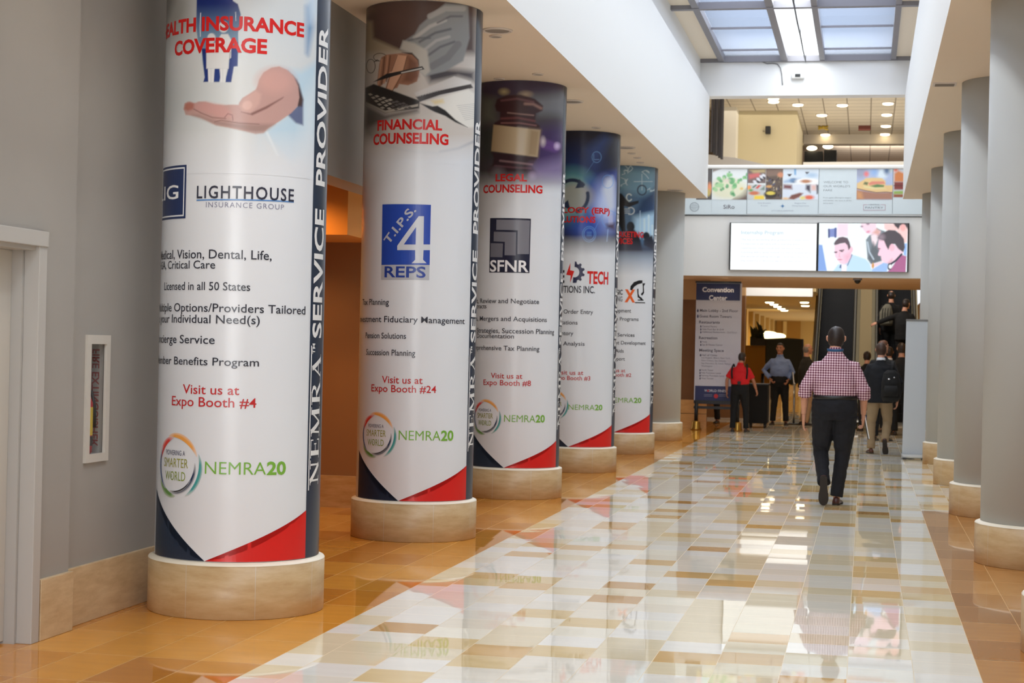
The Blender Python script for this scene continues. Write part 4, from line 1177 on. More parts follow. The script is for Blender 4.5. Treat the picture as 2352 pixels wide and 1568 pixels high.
# ---------------- column 4: technology
w = wr[3]
def K(x, y): return (1260+x/3.563, 280+y/3.563)
def paint4(p):
    p.mott(24, 0.03, 11)
    p.ell(*K(250, 380), 50, 46, (30, 52, 110), 30)
    p.poly(KK((300, 230), (460, 110), (500, 140), (440, 260), (380, 400), (320, 330)), (40, 62, 124), 12)
    p.ell(*K(190, 610), 62, 62, (96, 160, 176), 16)
    p.ell(*K(190, 610), 44, 44, (132, 178, 180), 8)
    p.poly(KK((320, 480), (560, 420), (580, 900), (300, 880)), (58, 84, 178), 16)
    p.ell(*K(460, 700), 24, 50, (180, 196, 236), 16)
    p.poly(KK((440, 560), (470, 470), (520, 450), (540, 500), (540, 700), (500, 760)), (200, 208, 226), 7)
    p.ell(*K(220, 610), 40, 30, (190, 184, 176), 8, al=.7)
    p.ell(*K(300, 860), 40, 22, (46, 78, 170), 14)
    p.arc(*K(195, 610), 36, 37, -2.6, -.8, 8, (34, 52, 84), 1.2); p.poly(KK((255, 470), (292, 538), (220, 545)), (34, 52, 84), 1)
    p.arc(*K(195, 610), 36, 37, -.2, 1.25, 8, (34, 52, 84), 1.2); p.poly(KK((100, 690), (160, 640), (180, 720)), (34, 52, 84), 1)
    for x, y, r in ((394, 290, 12.5), (333, 920, 18), (333, 920, 14), (485, 490, 15), (500, 800, 20)):
        p.arc(*K(x, y), r*.85, r, 0, 6.28, 1.2, (110, 160, 220), .8)
    p.line(KK((372, 268), (372, 310), (415, 310)), 1.2, (120, 160, 220), .7)
    for k in range(3): p.line(KK((315, 905+k*14), (352, 905+k*14)), 1.2, (110, 160, 220), .6)
    p.line(KK((310, 420), (370, 330)), 1, (90, 130, 190), .8); p.line(KK((380, 880), (440, 760)), 1, (90, 140, 220), .8); p.line(KK((487, 880), (478, 980)), 1.2, (170, 200, 236), .8)
    p.poly(KK((488, 768), (525, 765), (528, 845), (490, 850)), (196, 196, 220), 1.4, al=.6); p.poly(KK((475, 840), (545, 830), (545, 890), (480, 870)), (80, 66, 86), 5)
    p.fade(540, 588, (216, 220, 226), .9)
top_picture(w, borders[3], w.z(1350, 590), paint4, (30, 32, 54), nu=170, nz=240)
ik = Ink()
w.text(ik, 'TECHNOLOGY (ERP)', '(ERP)', 1358.8, 1400.5, 478.5, 491, RED, .034); w.text(ik, 'SOLUTIONS', 'LUTIONS', 1294, 1368, 497.5, 511, RED, .034)
ik.build('headline', M_ink, w.o)
ik = Ink()
w.text(ik, 'TECH', 'TECH', 1349, 1397, 625, 652, (204, 34, 30), .03); w.text(ik, 'E', 'E', 1289.5, 1297, 622, 649, (34, 34, 46), .03)
w.text(ik, 'SOLUTIONS INC.', 'INC.', 1340.5, 1366.5, 658, 673.5, (34, 36, 50), .014)
w.px(ik, KK((180, 1155), (178, 1215), (212, 1222), (178, 1318), (182, 1258), (146, 1252)), (214, 38, 32), 3)
gp = []
for k in range(33):
    a = -math.pi/2+math.pi*k/32; rr = 24.5 if (k//3) % 2 == 0 else 19.5
    gp.append((1320+rr*math.cos(a)*.96, 625.5+rr*math.sin(a)))
gi = [(1320+11*math.cos(a), 625.5+12*math.sin(a)) for a in np.linspace(math.pi/2, -math.pi/2, 12)]
w.px(ik, gp+[(1316, 650), (1317, 637)]+gi+[(1321, 601)], (38, 40, 72), 3)
ik.build('sponsor_logo', M_ink, w.o)
for tx, sb, xl, xr, yt, yb in (('Digital Order Entry', 'Order Entry', 1295, 1362.4, 711.5, 721), ('Quotations', 'tations', 1289, 1327, 736.4, 745.5), ('Inventory', 'entory', 1284.5, 1317, 761, 770), ('Sales Analysis', 'Analysis', 1294, 1343, 785, 794), ('CRM', 'M', 1283.5, 1290, 808.5, 816.5)):
    ik = Ink(); w.text(ik, tx, sb, xl, xr, yt, yb, DTXT, .006); ik.build('service_line', M_ink, w.o)
ik = Ink(); w.text(ik, 'Visit us at', 'us at', 1309, 1340, 851.5, 861, (186, 34, 38), .006); ik.build('booth_line', M_ink, w.o)
ik = Ink(); w.text(ik, 'Expo Booth #3', 'Booth #3', 1303, 1356, 864, 873.6, (186, 34, 38), .006); ik.build('booth_line', M_ink, w.o)
ring_logo(w, w.u(1299, 931)-.15/RW, w.z(1299, 931)); nemra20(w, 1306, 1383.5, 930, 942)

# ---------------- column 5: marketing
w = wr[4]
def paint5(p):
    p.poly(KK((560, 380), (880, 400), (880, 620), (560, 560)), (116, 158, 184), 10)
    p.poly(KK((760, 640), (880, 540), (880, 760), (700, 760)), (44, 68, 104), 8)
    p.poly(KK((700, 780), (880, 740), (880, 950), (690, 900)), (170, 206, 232), 8)
    rs = random.Random(4)
    for k in range(7):
        x, y = rs.uniform(590, 850), rs.uniform(400, 600); q = [(x, y)]
        for _ in range(7): q.append((q[-1][0]+rs.uniform(-30, 40), q[-1][1]+rs.uniform(-30, 30)))
        p.line(KK(*q), 1.3, (206, 226, 232), .8)
    p.line(KK((700, 490), (850, 490)), 1.4, (200, 220, 226), .7); p.line(KK((765, 430), (765, 560)), 1.4, (200, 220, 226), .7)
    p.arc(*K(660, 620), 6, 8, .6, 5.6, 3, (206, 220, 224), .8); p.arc(*K(765, 560), 10, 11, 0, 6.28, 3, (56, 70, 90), 1)
    p.arc(*K(670, 730), 9, 8, -2, 2, 2.6, (206, 216, 222), .8)
    for k in range(3): p.line(KK((615, 715+k*16), (665, 715+k*16)), 1.5, (206, 216, 222), .7)
    for x, y0 in ((750, 730), (785, 800), (820, 770), (850, 850)): p.line(KK((x, y0), (x, 960)), 5 if x > 760 else 1.6, (196, 220, 240), 1)
    p.poly(KK((560, 580), (600, 590), (632, 630), (660, 660), (740, 645), (735, 668), (660, 700), (620, 690), (625, 780), (632, 900), (600, 900), (560, 800)), (22, 22, 28), 1.2)
    p.ell(*K(572, 545), 4, 7, (22, 22, 28), 1)
    p.ell(*K(672, 860), 9, 12, (24, 26, 34), 1.2); p.poly(KK((640, 890), (705, 885), (750, 960), (770, 1060), (560, 1060), (580, 960)), (28, 30, 40), 2)
    p.ell(*K(800, 935), 8, 9, (26, 28, 38), 1.5); p.poly(KK((780, 960), (850, 930), (880, 1060), (780, 1010)), (40, 44, 58), 2)
    p.poly(KK((560, 1000), (880, 1000), (880, 1090), (560, 1090)), (70, 72, 88), 10, al=.8)
    p.fade(574, 632, (216, 220, 226), .8)
top_picture(w, borders[4], w.z(1460, 634), paint5, (78, 112, 146), nu=140, nz=220)
ik = Ink()
w.text(ik, 'MARKETING', 'KETING', 1431, 1478, 533, 545, RED, .034); w.text(ik, 'SERVICES', 'ICES', 1426, 1453.6, 548, 560.5, RED, .034)
ik.build('headline', M_ink, w.o)
ik = Ink()
w.text(ik, 'STRATEGIC', 'IC', 1422, 1430.6, 666, 677, (40, 40, 46), .024); w.text(ik, 'MARKETING', 'NG', 1418, 1430, 681.5, 692.5, (120, 122, 128), .024)
w.text(ik, 'X', 'X', 1435, 1459, 667, 693, (226, 98, 34), .05)
for pts in ([(668, 1375), (672, 1345), (700, 1312), (740, 1298), (768, 1298), (768, 1320), (730, 1330), (700, 1352), (684, 1380)], [(768, 1322), (792, 1322), (780, 1345), (782, 1400), (765, 1425), (755, 1410), (772, 1392), (772, 1350)],
            [(725, 1370), (735, 1365), (737, 1410), (745, 1430), (762, 1440), (775, 1462), (762, 1465), (748, 1448), (730, 1436)], [(708, 1476), (790, 1478), (790, 1486), (708, 1484)], [(730, 1455), (778, 1456), (778, 1464), (730, 1463)]):
    w.px(ik, KK(*pts), (26, 26, 30), 3)
ik.build('sponsor_logo', M_ink, w.o)
for tx, sb, xl, xr, yt, yb in (('Development', 'opment', 1415.5, 1449.7, 709.3, 718), ('n Programs', 'Programs', 1424, 1466.5, 729, 737), ('g', 'g', 1413, 1416, 747, 755), ('n Services', 'Services', 1419, 1457.5, 765.5, 773.5), ('nt Development', 'Development', 1426.5, 1483, 784, 792), ('Aids', 'Aids', 1413.5, 1432.8, 802, 810), ('Support', 'pport', 1411.5, 1435.6, 820.5, 828.5)):
    ik = Ink(); w.text(ik, tx, sb, xl, xr, yt, yb, DTXT, .006); ik.build('service_line', M_ink, w.o)
ik = Ink(); w.text(ik, 'Visit us at', 'us at', 1412.5, 1436.5, 847, 855, (186, 34, 38), .006); ik.build('booth_line', M_ink, w.o)
ik = Ink(); w.text(ik, 'Expo Booth #2', 'ooth #2', 1411.5, 1450, 857.5, 865.5, (186, 34, 38), .006); ik.build('booth_line', M_ink, w.o)
nemra20(w, 1398, 1473, 914, 925)

# ================================================================ FAR WALL GRAPHICS, SCREENS, SIGN, ESCALATORS, LOBBY
M_print = ink_mat('paper_print', 0.5)
M_screen = ink_mat('screen_glow', 0.3, emit=0.80)

def flat_picture(name, parent, x0, y0, x1, y1, Y, paint, base, material, step=1.0, gain=1.1):
    """a flat print or screen picture in the plane Y; colours evaluated on its own grid"""
    a, b, c, d = atY(x0, y0, Y), atY(x1, y0, Y), atY(x1, y1, Y), atY(x0, y1, Y)
    xa, xb = (a.x+d.x)/2, (b.x+c.x)/2; za, zb = (a.z+b.z)/2, (c.z+d.z)/2
    nu, nv = max(2, int(abs(x1-x0)/step)), max(2, int(abs(y1-y0)/step))
    XX, ZZ = np.meshgrid(np.linspace(xa, xb, nu), np.linspace(za, zb, nv))
    PX, PY = np.meshgrid(np.linspace(x0, x1, nu), np.linspace(y0, y1, nv))
    p = Paint(PX, PY, base); paint(p)
    loc = parent.location
    v = np.stack([XX-loc.x, np.full(XX.shape, Y-loc.y), ZZ-loc.z], -1).reshape(-1, 3)
    idx = np.arange(nu*nv).reshape(nv, nu)
    f = np.stack([idx[1:, :-1], idx[1:, 1:], idx[:-1, 1:], idx[:-1, :-1]], -1).reshape(-1, 4)
    return mobj(name, v.tolist(), f.tolist(), material, parent, ink=np.clip(p.c.reshape(-1, 3)*gain, 0, .97))

def ptext(ink, loc, txt, xl, xr, yt, yb, Y, col, bold=0.0, gain=1.05):
    a, b = atY(xl, yb, Y), atY(xr, yb, Y); t = atY((xl+xr)/2, yt, Y); bb = atY((xl+xr)/2, yb, Y)
    v, f = text2d(txt, bold)
    k = (b.x-a.x)/np.ptp(v[:, 0]); kz = (t.z-bb.z)/CAPU
    zb = (a.z+b.z)/2
    ink.mesh([(a.x+(p[0]-v[:, 0].min())*k-loc.x, Y-loc.y, zb+p[1]*kz-loc.z) for p in v], f, lin(col, gain))

def board(name, label, cat, x0, y0, x1, y1, Y, thick, material, group=None, part='backing'):
    a, c = atY(x0, y0, Y), atY(x1, y1, Y)
    t = thing(name, label, cat, ((a.x+c.x)/2, Y, c.z), 0, group)
    w, h = (c.x-a.x)/2, a.z-c.z
    obj(part, B((-w, 0, 0, w, thick, h)), material, t)
    return t

# ---------------- food graphics on the guard wall
YG = YW-0.012
M_board = mat('pale_blue_board', (214, 226, 232), 0.4)
def F3(x, y): return (1570+x/7.467, 380+y/7.467)
def FF3(*p): return [F3(a, b) for a, b in p]
def F2(x, y): return (1880+x/9.6, 380+y/9.6)
def FF2(*p): return [F2(a, b) for a, b in p]
GR = 'restaurant graphics along the guard wall'
g0 = board('food_graphic', 'leftmost graphic board with a round grey emblem, mostly hidden by the bulkhead', 'graphic board', 1500, 388.5, 1634.0, 493, YG, 0.011, M_board, GR)
g1 = board('food_graphic', 'graphic board with green salad on a white plate', 'graphic board', 1636, 388.5, 1715.6, 493, YG, 0.011, M_board, GR)
g2 = board('food_graphic', 'graphic board with a grid of small food photographs', 'graphic board', 1717, 388.5, 1880.0, 493, YG, 0.011, M_board, GR)
g3 = board('food_graphic', 'graphic board with sandwich photograph and WELCOME TO OUR WORLD\'S FARE', 'graphic board', 1881.5, 388.5, 2050.0, 493, YG, 0.011, M_board, GR)
g4 = board('food_graphic', 'graphic board at right end showing a sliver of a burger', 'graphic board', 2051.5, 388.5, 2170, 493, YG, 0.011, M_board, GR)
def pa(p):
    p.ell(*F3(450, 390), 5, 12, (226, 150, 110), 2); p.ell(*F3(430, 470), 5, 8, (200, 180, 110), 2)
flat_picture('photo', g0, 1600, 388.5, 1635.2, 459, YG-.002, pa, (96, 92, 92), M_print)
ik = Ink()
c = F3(188, 715)
for rr, w in ((10.8, .9), (9.2, .5)):
    n = 30
    for k in range(n):
        q = [atY(c[0]+s*math.cos(a), c[1]+s*math.sin(a), YG-.002) for s, a in ((rr, 2*math.pi*k/n), (rr-w, 2*math.pi*k/n), (rr-w, 2*math.pi*(k+1)/n), (rr, 2*math.pi*(k+1)/n))]
        ik.poly([(p.x-g0.location.x, p.y-g0.location.y, p.z-g0.location.z) for p in q], lin((150, 160, 170)))
for dy, hw in ((-5.5, 5), (-3, 7), (0, 9.4), (2.4, 7.5), (5.2, 5)):
    q = [atY(x, y, YG-.002) for x, y in ((c[0]-hw, c[1]+dy-.35), (c[0]+hw, c[1]+dy-.35), (c[0]+hw, c[1]+dy+.35), (c[0]-hw, c[1]+dy+.35))]
    ik.poly([(p.x-g0.location.x, p.y-g0.location.y, p.z-g0.location.z) for p in q], lin((158, 168, 178)))
ik.build('emblem', M_print, g0)
def pa(p):
    p.poly(FF3((495, 60), (640, 60), (495, 120)), (150, 140, 136), 2)
    p.poly(FF3((820, 600), (1090, 380), (1100, 600)), (112, 96, 90), 1.6)
    p.ell(*F3(760, 400), 44, 24, (226, 226, 200), 6)
    rs = random.Random(2)
    for x, y, r in ((620, 250, 9), (700, 205, 8), (790, 180, 8), (580, 330, 9), (640, 350, 10), (540, 410, 8), (850, 280, 12), (900, 340, 9), (960, 270, 7), (820, 250, 9), (1060, 200, 7), (820, 470, 7), (870, 490, 7), (760, 360, 6), (880, 390, 6), (1090, 170, 6), (660, 400, 6), (780, 140, 4)):
        for _ in range(3):
            p.ell(*F3(x+rs.uniform(-28, 28), y+rs.uniform(-24, 24)), r*.5, r*.42, rs.choice([(112, 176, 124), (140, 200, 140), (92, 156, 108), (170, 212, 160)]), 1.6, rs.uniform(0, 3))
    p.ell(*F3(1000, 400), 4, 3, (226, 200, 130), 1.5); p.ell(*F3(740, 260), 7, 4, (226, 214, 200), 2.5)
flat_picture('photo', g1, 1636.5, 388.5, 1716, 459, YG-.002, pa, (226, 232, 234), M_print)
ik = Ink()
ptext(ik, g1.location, 'SiRo', *[F3(685, 0)[0], F3(875, 0)[0]], F3(0, 680)[1], F3(0, 745)[1], YG-.002, (90, 84, 96), .005)
ik.build('lettering', M_print, g1)
def pa(p):
    p.poly(FF3((1100, 60), (1410, 60), (1410, 310), (1100, 310)), (120, 104, 102), 1)
    p.poly(FF3((1115, 160), (1290, 120), (1330, 190), (1130, 240)), (206, 112, 112), 3); p.poly(FF3((1130, 80), (1400, 70), (1400, 120), (1200, 130)), (196, 176, 130), 3)
    for x, y in ((1230, 290), (1290, 245), (1340, 200), (1380, 180)): p.ell(*F3(x, y), 5.5, 3.4, (220, 222, 230), 1.2, .6)
    for x, y in ((1280, 285), (1335, 245), (1385, 215)): p.ell(*F3(x, y), 4, 2.2, (56, 56, 66), 1, .6)
    p.poly(FF3((1100, 330), (1400, 330), (1400, 590), (1100, 590)), (196, 200, 200), 1)
    p.ell(*F3(1125, 385), 5, 5, (240, 160, 96), 2); p.poly(FF3((1240, 395), (1290, 340), (1335, 345), (1275, 405)), (210, 70, 62), 1.6); p.poly(FF3((1180, 380), (1240, 335), (1265, 340), (1205, 390)), (66, 92, 76), 1.4); p.poly(FF3((1320, 420), (1400, 350), (1400, 430)), (120, 140, 130), 2)
    p.ell(*F3(1215, 480), 12, 4.5, (206, 118, 84), 1.6); p.ell(*F3(1160, 430), 5, 3, (110, 160, 96), 1.6); p.poly(FF3((1225, 520), (1395, 520), (1395, 590), (1215, 590)), (242, 210, 70), 2.5)
    p.poly(FF3((1416, 60), (1705, 60), (1705, 590), (1412, 590)), (98, 84, 76), 1)
    p.poly(FF3((1416, 60), (1705, 60), (1705, 170), (1416, 200)), (134, 112, 100), 3); p.ell(*F3(1665, 165), 7, 6, (206, 142, 110), 2)
    rs = random.Random(9)
    for k in range(40): p.ell(*F3(rs.uniform(1420, 1700), rs.uniform(190, 560)), rs.uniform(1, 4), rs.uniform(.8, 2.2), rs.choice([(70, 62, 66), (140, 124, 100), (190, 176, 150), (86, 92, 120), (56, 48, 46)]), .9, rs.uniform(0, 3))
    p.ell(*F3(1470, 365), 7, 3, (210, 160, 100), 1.2); p.ell(*F3(1500, 500), 15, 9, (54, 46, 42), 1.6); p.ell(*F3(1500, 480), 10, 4.2, (222, 202, 92), 1.2)
    p.poly(FF3((1712, 60), (2320, 60), (2320, 310), (1712, 310)), (212, 224, 236), 1)
    p.poly(FF3((1895, 60), (1930, 60), (1930, 170), (1900, 160)), (120, 170, 214), 1.4); p.poly(FF3((1780, 150), (1860, 150), (1830, 190), (1805, 190)), (52, 40, 46), 1); p.poly(FF3((2085, 115), (2155, 115), (2130, 152), (2108, 152)), (52, 40, 46), 1)
    p.ell(*F3(1885, 262), 8, 5, (74, 96, 130), 2); p.poly(FF3((1725, 270), (1840, 230), (2010, 225), (1850, 300), (1725, 300)), (124, 160, 200), 3, al=.7)
    p.ell(*F3(2130, 275), 27, 7, (240, 240, 240), 1.6); p.ell(*F3(2100, 275), 12, 4, (186, 130, 96), 1.6); p.ell(*F3(2200, 170), 12, 5, (176, 200, 224), 3)
    p.poly(FF3((1712, 330), (2320, 330), (2320, 590), (1712, 590)), (216, 224, 236), 1)
    p.poly(FF3((1720, 330), (1860, 340), (1870, 410), (1720, 400)), (122, 78, 82), 3); p.poly(FF3((2105, 335), (2180, 335), (2180, 470), (2100, 410)), (74, 66, 78), 3); p.poly(FF3((2190, 335), (2280, 335), (2280, 430), (2200, 430)), (222, 186, 178), 3); p.poly(FF3((2280, 335), (2320, 335), (2320, 490), (2290, 490)), (70, 66, 74), 2)
    p.poly(FF3((1800, 580), (1860, 510), (2000, 470), (2060, 480), (1990, 550), (1900, 590)), (132, 82, 72), 2)
    for k in range(6): p.line(FF3((1870+k*28, 520-k*7), (1890+k*28, 560-k*9)), .8, (80, 50, 46), .6)
    p.ell(*F3(2160, 550), 11, 5, (226, 112, 84), 2); p.ell(*F3(2050, 560), 6, 4, (226, 214, 130), 2); p.ell(*F3(1760, 575), 7, 3, (230, 190, 140), 2)
flat_picture('photo', g2, 1717.5, 388.5, 1880, 459, YG-.002, pa, (232, 236, 238), M_print)
ik = Ink(); l = g2.location; cg = (150, 160, 176)
for tx, a, b, t, q in (('Daily Breakfast', 1278, 1500, 638, 658), ('& Lunch', 1328, 1450, 682, 702), ('Elegant Fine', 1908, 2104, 640, 660), ('Dining Experience', 1864, 2150, 684, 704), ('LATITUDE & LONGITUDE', 1506, 1888, 770, 790)):
    ptext(ik, l, tx, F3(a, 0)[0], F3(b, 0)[0], F3(0, t)[1], F3(0, q)[1], YG-.002, cg, 0)
c = F3(1700, 700)
for k in range(8):
    a = k*math.pi/4; R_ = 6.6 if k % 2 == 0 else 4
    q = [atY(c[0]+r*math.cos(x), c[1]+r*math.sin(x), YG-.002) for r, x in ((R_, a), (1.8, a+.39), (0, 0), (1.8, a-.39))]
    ik.poly([(p.x-l.x, p.y-l.y, p.z-l.z) for p in q], lin((74, 128, 176)))
ik.build('lettering', M_print, g2)
def pa(p):
    p.ell(*F2(930, 150), 14, 14, (160, 166, 190), 6); p.ell(*F2(1055, 195), 5.5, 6, (232, 132, 136), 3); p.ell(*F2(1400, 190), 12, 12, (216, 230, 240), 5); p.ell(*F2(1230, 150), 8, 8, (150, 184, 230), 5); p.ell(*F2(1580, 110), 6, 6, (190, 206, 210), 3); p.ell(*F2(1500, 120), 6, 8, (100, 124, 160), 4)
    p.poly(FF2((840, 540), (1000, 560), (1280, 600), (1645, 590), (1645, 760), (840, 760)), (170, 124, 104), 3); p.poly(FF2((850, 560), (960, 600), (1000, 750), (850, 740)), (206, 150, 104), 4)
    p.poly(FF2((850, 400), (1000, 320), (1040, 285), (1200, 275), (1400, 285), (1480, 350), (1480, 440), (1645, 440), (1645, 590), (1420, 590), (1280, 600), (1100, 570), (850, 520)), (228, 196, 140), 1.6)
    p.poly(FF2((990, 420), (1020, 365), (1100, 380), (1080, 440)), (112, 120, 84), 1.4); p.poly(FF2((1100, 400), (1180, 355), (1440, 355), (1480, 410), (1330, 420), (1130, 440)), (220, 140, 120), 1.4)
    p.poly(FF2((1140, 460), (1300, 420), (1450, 440), (1440, 480), (1250, 490)), (92, 134, 84), 1.4); p.poly(FF2((1000, 450), (1140, 470), (1250, 495), (1440, 490), (1500, 520), (1200, 530), (1000, 490)), (226, 214, 160), 1.6)
    p.line(FF2((850, 515), (1050, 560), (1280, 602), (1500, 590), (1645, 605)), 1.6, (120, 76, 46), .9)
flat_picture('photo', g3, F2(845, 0)[0], 388.5, 2050.5, 459, YG-.002, pa, (176, 190, 220), M_print)
ik = Ink(); l = g3.location
for tx, a, b, t, q in (('WELCOME TO', 115, 655, 350, 395), ("OUR WORLD'S", 115, 700, 440, 484), ('FARE', 112, 305, 530, 572), ('From quick offering to elegant', 105, 725, 700, 728), ('and exotic, we have it all for', 105, 735, 762, 790), ('every taste.', 105, 330, 822, 848)):
    ptext(ik, l, tx, F2(a, 0)[0], F2(b, 0)[0], F2(0, t)[1], F2(0, q)[1], YG-.002, (150, 160, 164), 0)
ptext(ik, l, 'CENTRAL', F2(1105, 0)[0], F2(1355, 0)[0], F2(0, 858)[1], F2(0, 882)[1], YG-.002, (110, 120, 130), .01)
ptext(ik, l, 'PANTRY', F2(1035, 0)[0], F2(1430, 0)[0], F2(0, 915)[1], F2(0, 955)[1], YG-.002, (110, 120, 134), 0)
for x0, y0, x1, y1 in ((990, 866, 1090, 876), (1370, 866, 1480, 876), (990, 866, 1000, 995), (1470, 866, 1480, 995), (990, 985, 1480, 995)):
    q = [atY(*F2(x, y), YG-.002) for x, y in ((x0, y0), (x1, y0), (x1, y1), (x0, y1))]
    ik.poly([(p.x-l.x, p.y-l.y, p.z-l.z) for p in q], lin((190, 160, 176)))
ik.build('lettering', M_print, g3)
def pa(p):
    p.ell(*F2(1700, 100), 5, 5, (230, 130, 110), 3); p.poly(FF2((1670, 180), (1760, 120), (1900, 180), (1900, 370), (1670, 370)), (206, 128, 76), 3); p.poly(FF2((1670, 370), (1900, 370), (1900, 540), (1670, 540)), (128, 56, 52), 2); p.line(FF2((1670, 450), (1900, 450)), 2, (90, 50, 44), 1)
    p.poly(FF2((1660, 570), (1900, 560), (1900, 640), (1660, 640)), (146, 176, 90), 2); p.poly(FF2((1660, 640), (1900, 640), (1900, 710), (1660, 710)), (150, 84, 52), 2)
flat_picture('photo', g4, 2052, 388.5, 2110, 454, YG-.002, pa, (206, 210, 216), M_print)
a, b = atY(1500, 493, YG), atY(2170, 495, YG)
tag(obj('board_rail', B((a.x, YG-.006, a.z-.018, b.x, YW, a.z-.004)), mat('dark_rail', (34, 40, 48), 0.4)), 'thin dark rail under the row of food graphics', 'rail')

# ---------------- two screens
YS = YW-0.075
def S1(x, y): return (1670+x/10.94, 505+y/10.94)
def S2(x, y): return (1875+x/10.84, 505+y/10.84)
def SS2(*p): return [S2(a, b) for a, b in p]
s1 = board('wall_screen', 'left-hand wall screen with a white Internship Program page', 'screen', 1676.5, 511.5, 1877.5, 622.5, YS, 0.07, M_black, 'pair of screens over the passage', 'housing')
s2 = board('wall_screen', 'right-hand wall screen with three people looking at a computer', 'screen', 1878.5, 511.5, 2086.5, 625.5, YS, 0.07, M_black, 'pair of screens over the passage', 'housing')
flat_picture('display', s1, 1678.6, 513.2, 1875.6, 621, YS-.003, lambda p: p.ell(1730, 540, 90, 50, (244, 254, 254), 40), (252, 253, 253), M_screen, 4, 1.0)
ik = Ink(); l = s1.location
ptext(ik, l, 'Internship Program', S1(362, 0)[0], S1(1412, 0)[0], S1(0, 278)[1], S1(0, 365)[1], YS-.006, (168, 196, 216), 0, .95)
for k, tx in enumerate(('The key to succeeding after graduation is experience.', "It's important to start early with an internship where", 'opportunity, smart minds and real know-how is', 'something with a career outlook is a chance to experience', 'the world of selling through - and take the first', 'step toward a professional electrical sales career.')):
    ptext(ik, l, tx, S1(358-k*4, 0)[0], S1((2070, 1830, 1915, 2100, 2045, 1910)[k], 0)[0], S1(0, 480+k*106)[1], S1(0, 526+k*106)[1], YS-.006, (204, 208, 220), -.002, .95)
ik.build('page_lettering', M_screen, s1)
def pa(p):
    p.poly(SS2((60, 630), (150, 640), (280, 1290), (30, 1290)), (128, 164, 226), 1.2)
    p.poly(SS2((285, 245), (505, 215), (510, 430), (300, 440)), (120, 136, 196), 1.2); p.line(SS2((310, 250), (315, 440)), 4, (66, 78, 130), 1); p.line(SS2((475, 230), (475, 430)), 5, (66, 86, 150), 1)
    p.poly(SS2((520, 100), (790, 100), (795, 420), (520, 430)), (246, 218, 232), 3)
    # woman at the back
    p.poly(SS2((1500, 200), (1600, 250), (1700, 280), (1680, 1000), (1380, 1110), (1290, 980), (1240, 500), (1320, 390), (1400, 350)), (120, 132, 142), 1.4)
    p.poly(SS2((1360, 390), (1500, 330), (1560, 420), (1480, 640), (1440, 680), (1390, 540)), (244, 226, 232), 2)
    p.poly(SS2((1420, 540), (1560, 760), (1640, 1020), (1400, 1090), (1300, 960)), (84, 90, 96), 3, al=.8)
    p.line(SS2((1280, 560), (1330, 800), (1440, 980)), 3, (190, 206, 220), 1.6)
    p.poly(SS2((1110, 90), (1480, 90), (1500, 240), (1600, 290), (1560, 400), (1420, 370), (1300, 360), (1180, 270), (1120, 180)), (246, 214, 228), 2)
    p.poly(SS2((1400, 330), (1500, 220), (1590, 280), (1560, 390)), (222, 172, 164), 3); p.ell(*S2(1290, 300), 4.5, 2.4, (226, 148, 176), 1.4, -.3); p.ell(*S2(1130, 170), 3, 2, (160, 130, 150), 1.4); p.ell(*S2(1280, 110), 3.5, 2, (150, 120, 140), 1.4)
    # man at the top right
    p.poly(SS2((1680, 90), (2290, 90), (2250, 560), (2190, 560), (2000, 270), (1760, 270), (1690, 220)), (250, 206, 204), 2); p.poly(SS2((1910, 80), (2290, 80), (2270, 230), (2200, 130), (2080, 140), (2040, 230), (1950, 150)), (62, 56, 62), 1.6); p.ell(*S2(2150, 190), 6, 8, (240, 178, 176), 1.6)
    p.poly(SS2((2190, 590), (2260, 580), (2250, 900), (2180, 860)), (148, 186, 240), 1.4)
    # man on the right in the foreground
    p.poly(SS2((1560, 480), (1700, 500), (2000, 640), (2180, 800), (2050, 960), (1900, 1090), (1740, 1090), (1640, 1010), (1620, 900), (1560, 890), (1545, 860), (1580, 760), (1540, 660)), (250, 208, 226), 1.4)
    p.poly(SS2((1530, 450), (1640, 330), (1800, 250), (1960, 260), (2090, 350), (2180, 470), (2210, 680), (2170, 800), (2050, 720), (1960, 600), (1880, 600), (1830, 680), (1800, 740), (1750, 660), (1690, 520), (1600, 480)), (74, 66, 74), 1.4); p.ell(*S2(1620, 430), 8, 7, (140, 122, 134), 4)
    p.ell(*S2(1890, 690), 6, 8, (246, 190, 206), 1.4); p.ell(*S2(1570, 720), 3, 1.6, (140, 90, 110), 1.2); p.poly(SS2((1800, 1060), (1900, 960), (1900, 1060), (1760, 1090)), (206, 150, 160), 3, al=.7)
    p.poly(SS2((2130, 860), (2250, 900), (2240, 1300), (1780, 1300), (1900, 1180), (2020, 980)), (172, 96, 142), 1.4); p.line(SS2((2130, 850), (1990, 1010), (1850, 1110)), 4.5, (40, 40, 62), 1); p.ell(*S2(1840, 1160), 5.5, 8, (40, 44, 66), 1); p.ell(*S2(1858, 1160), 3.6, 4.6, (250, 250, 250), 1)
    # blue shirt arm across
    p.poly(SS2((1400, 1240), (1680, 1060), (1800, 1090), (1780, 1300), (1380, 1300)), (156, 190, 238), 2); p.poly(SS2((1370, 1110), (1640, 1040), (1690, 1060), (1460, 1180), (1400, 1210)), (246, 210, 220), 1.5); p.ell(*S2(1428, 1140), 2.4, 6.4, (206, 150, 60), 1)
    # man on the left
    p.poly(SS2((880, 870), (1000, 900), (1240, 980), (1340, 1080), (1420, 1300), (430, 1300), (560, 1120), (700, 1130)), (190, 222, 246), 1.6)
    p.poly(SS2((640, 1110), (780, 1130), (770, 1300), (650, 1300)), (248, 236, 244), 1.6); p.poly(SS2((610, 1130), (640, 1120), (640, 1220), (590, 1200)), (70, 92, 140), 1.2); p.poly(SS2((890, 860), (910, 880), (800, 1150), (780, 1150)), (66, 84, 126), 1.2)
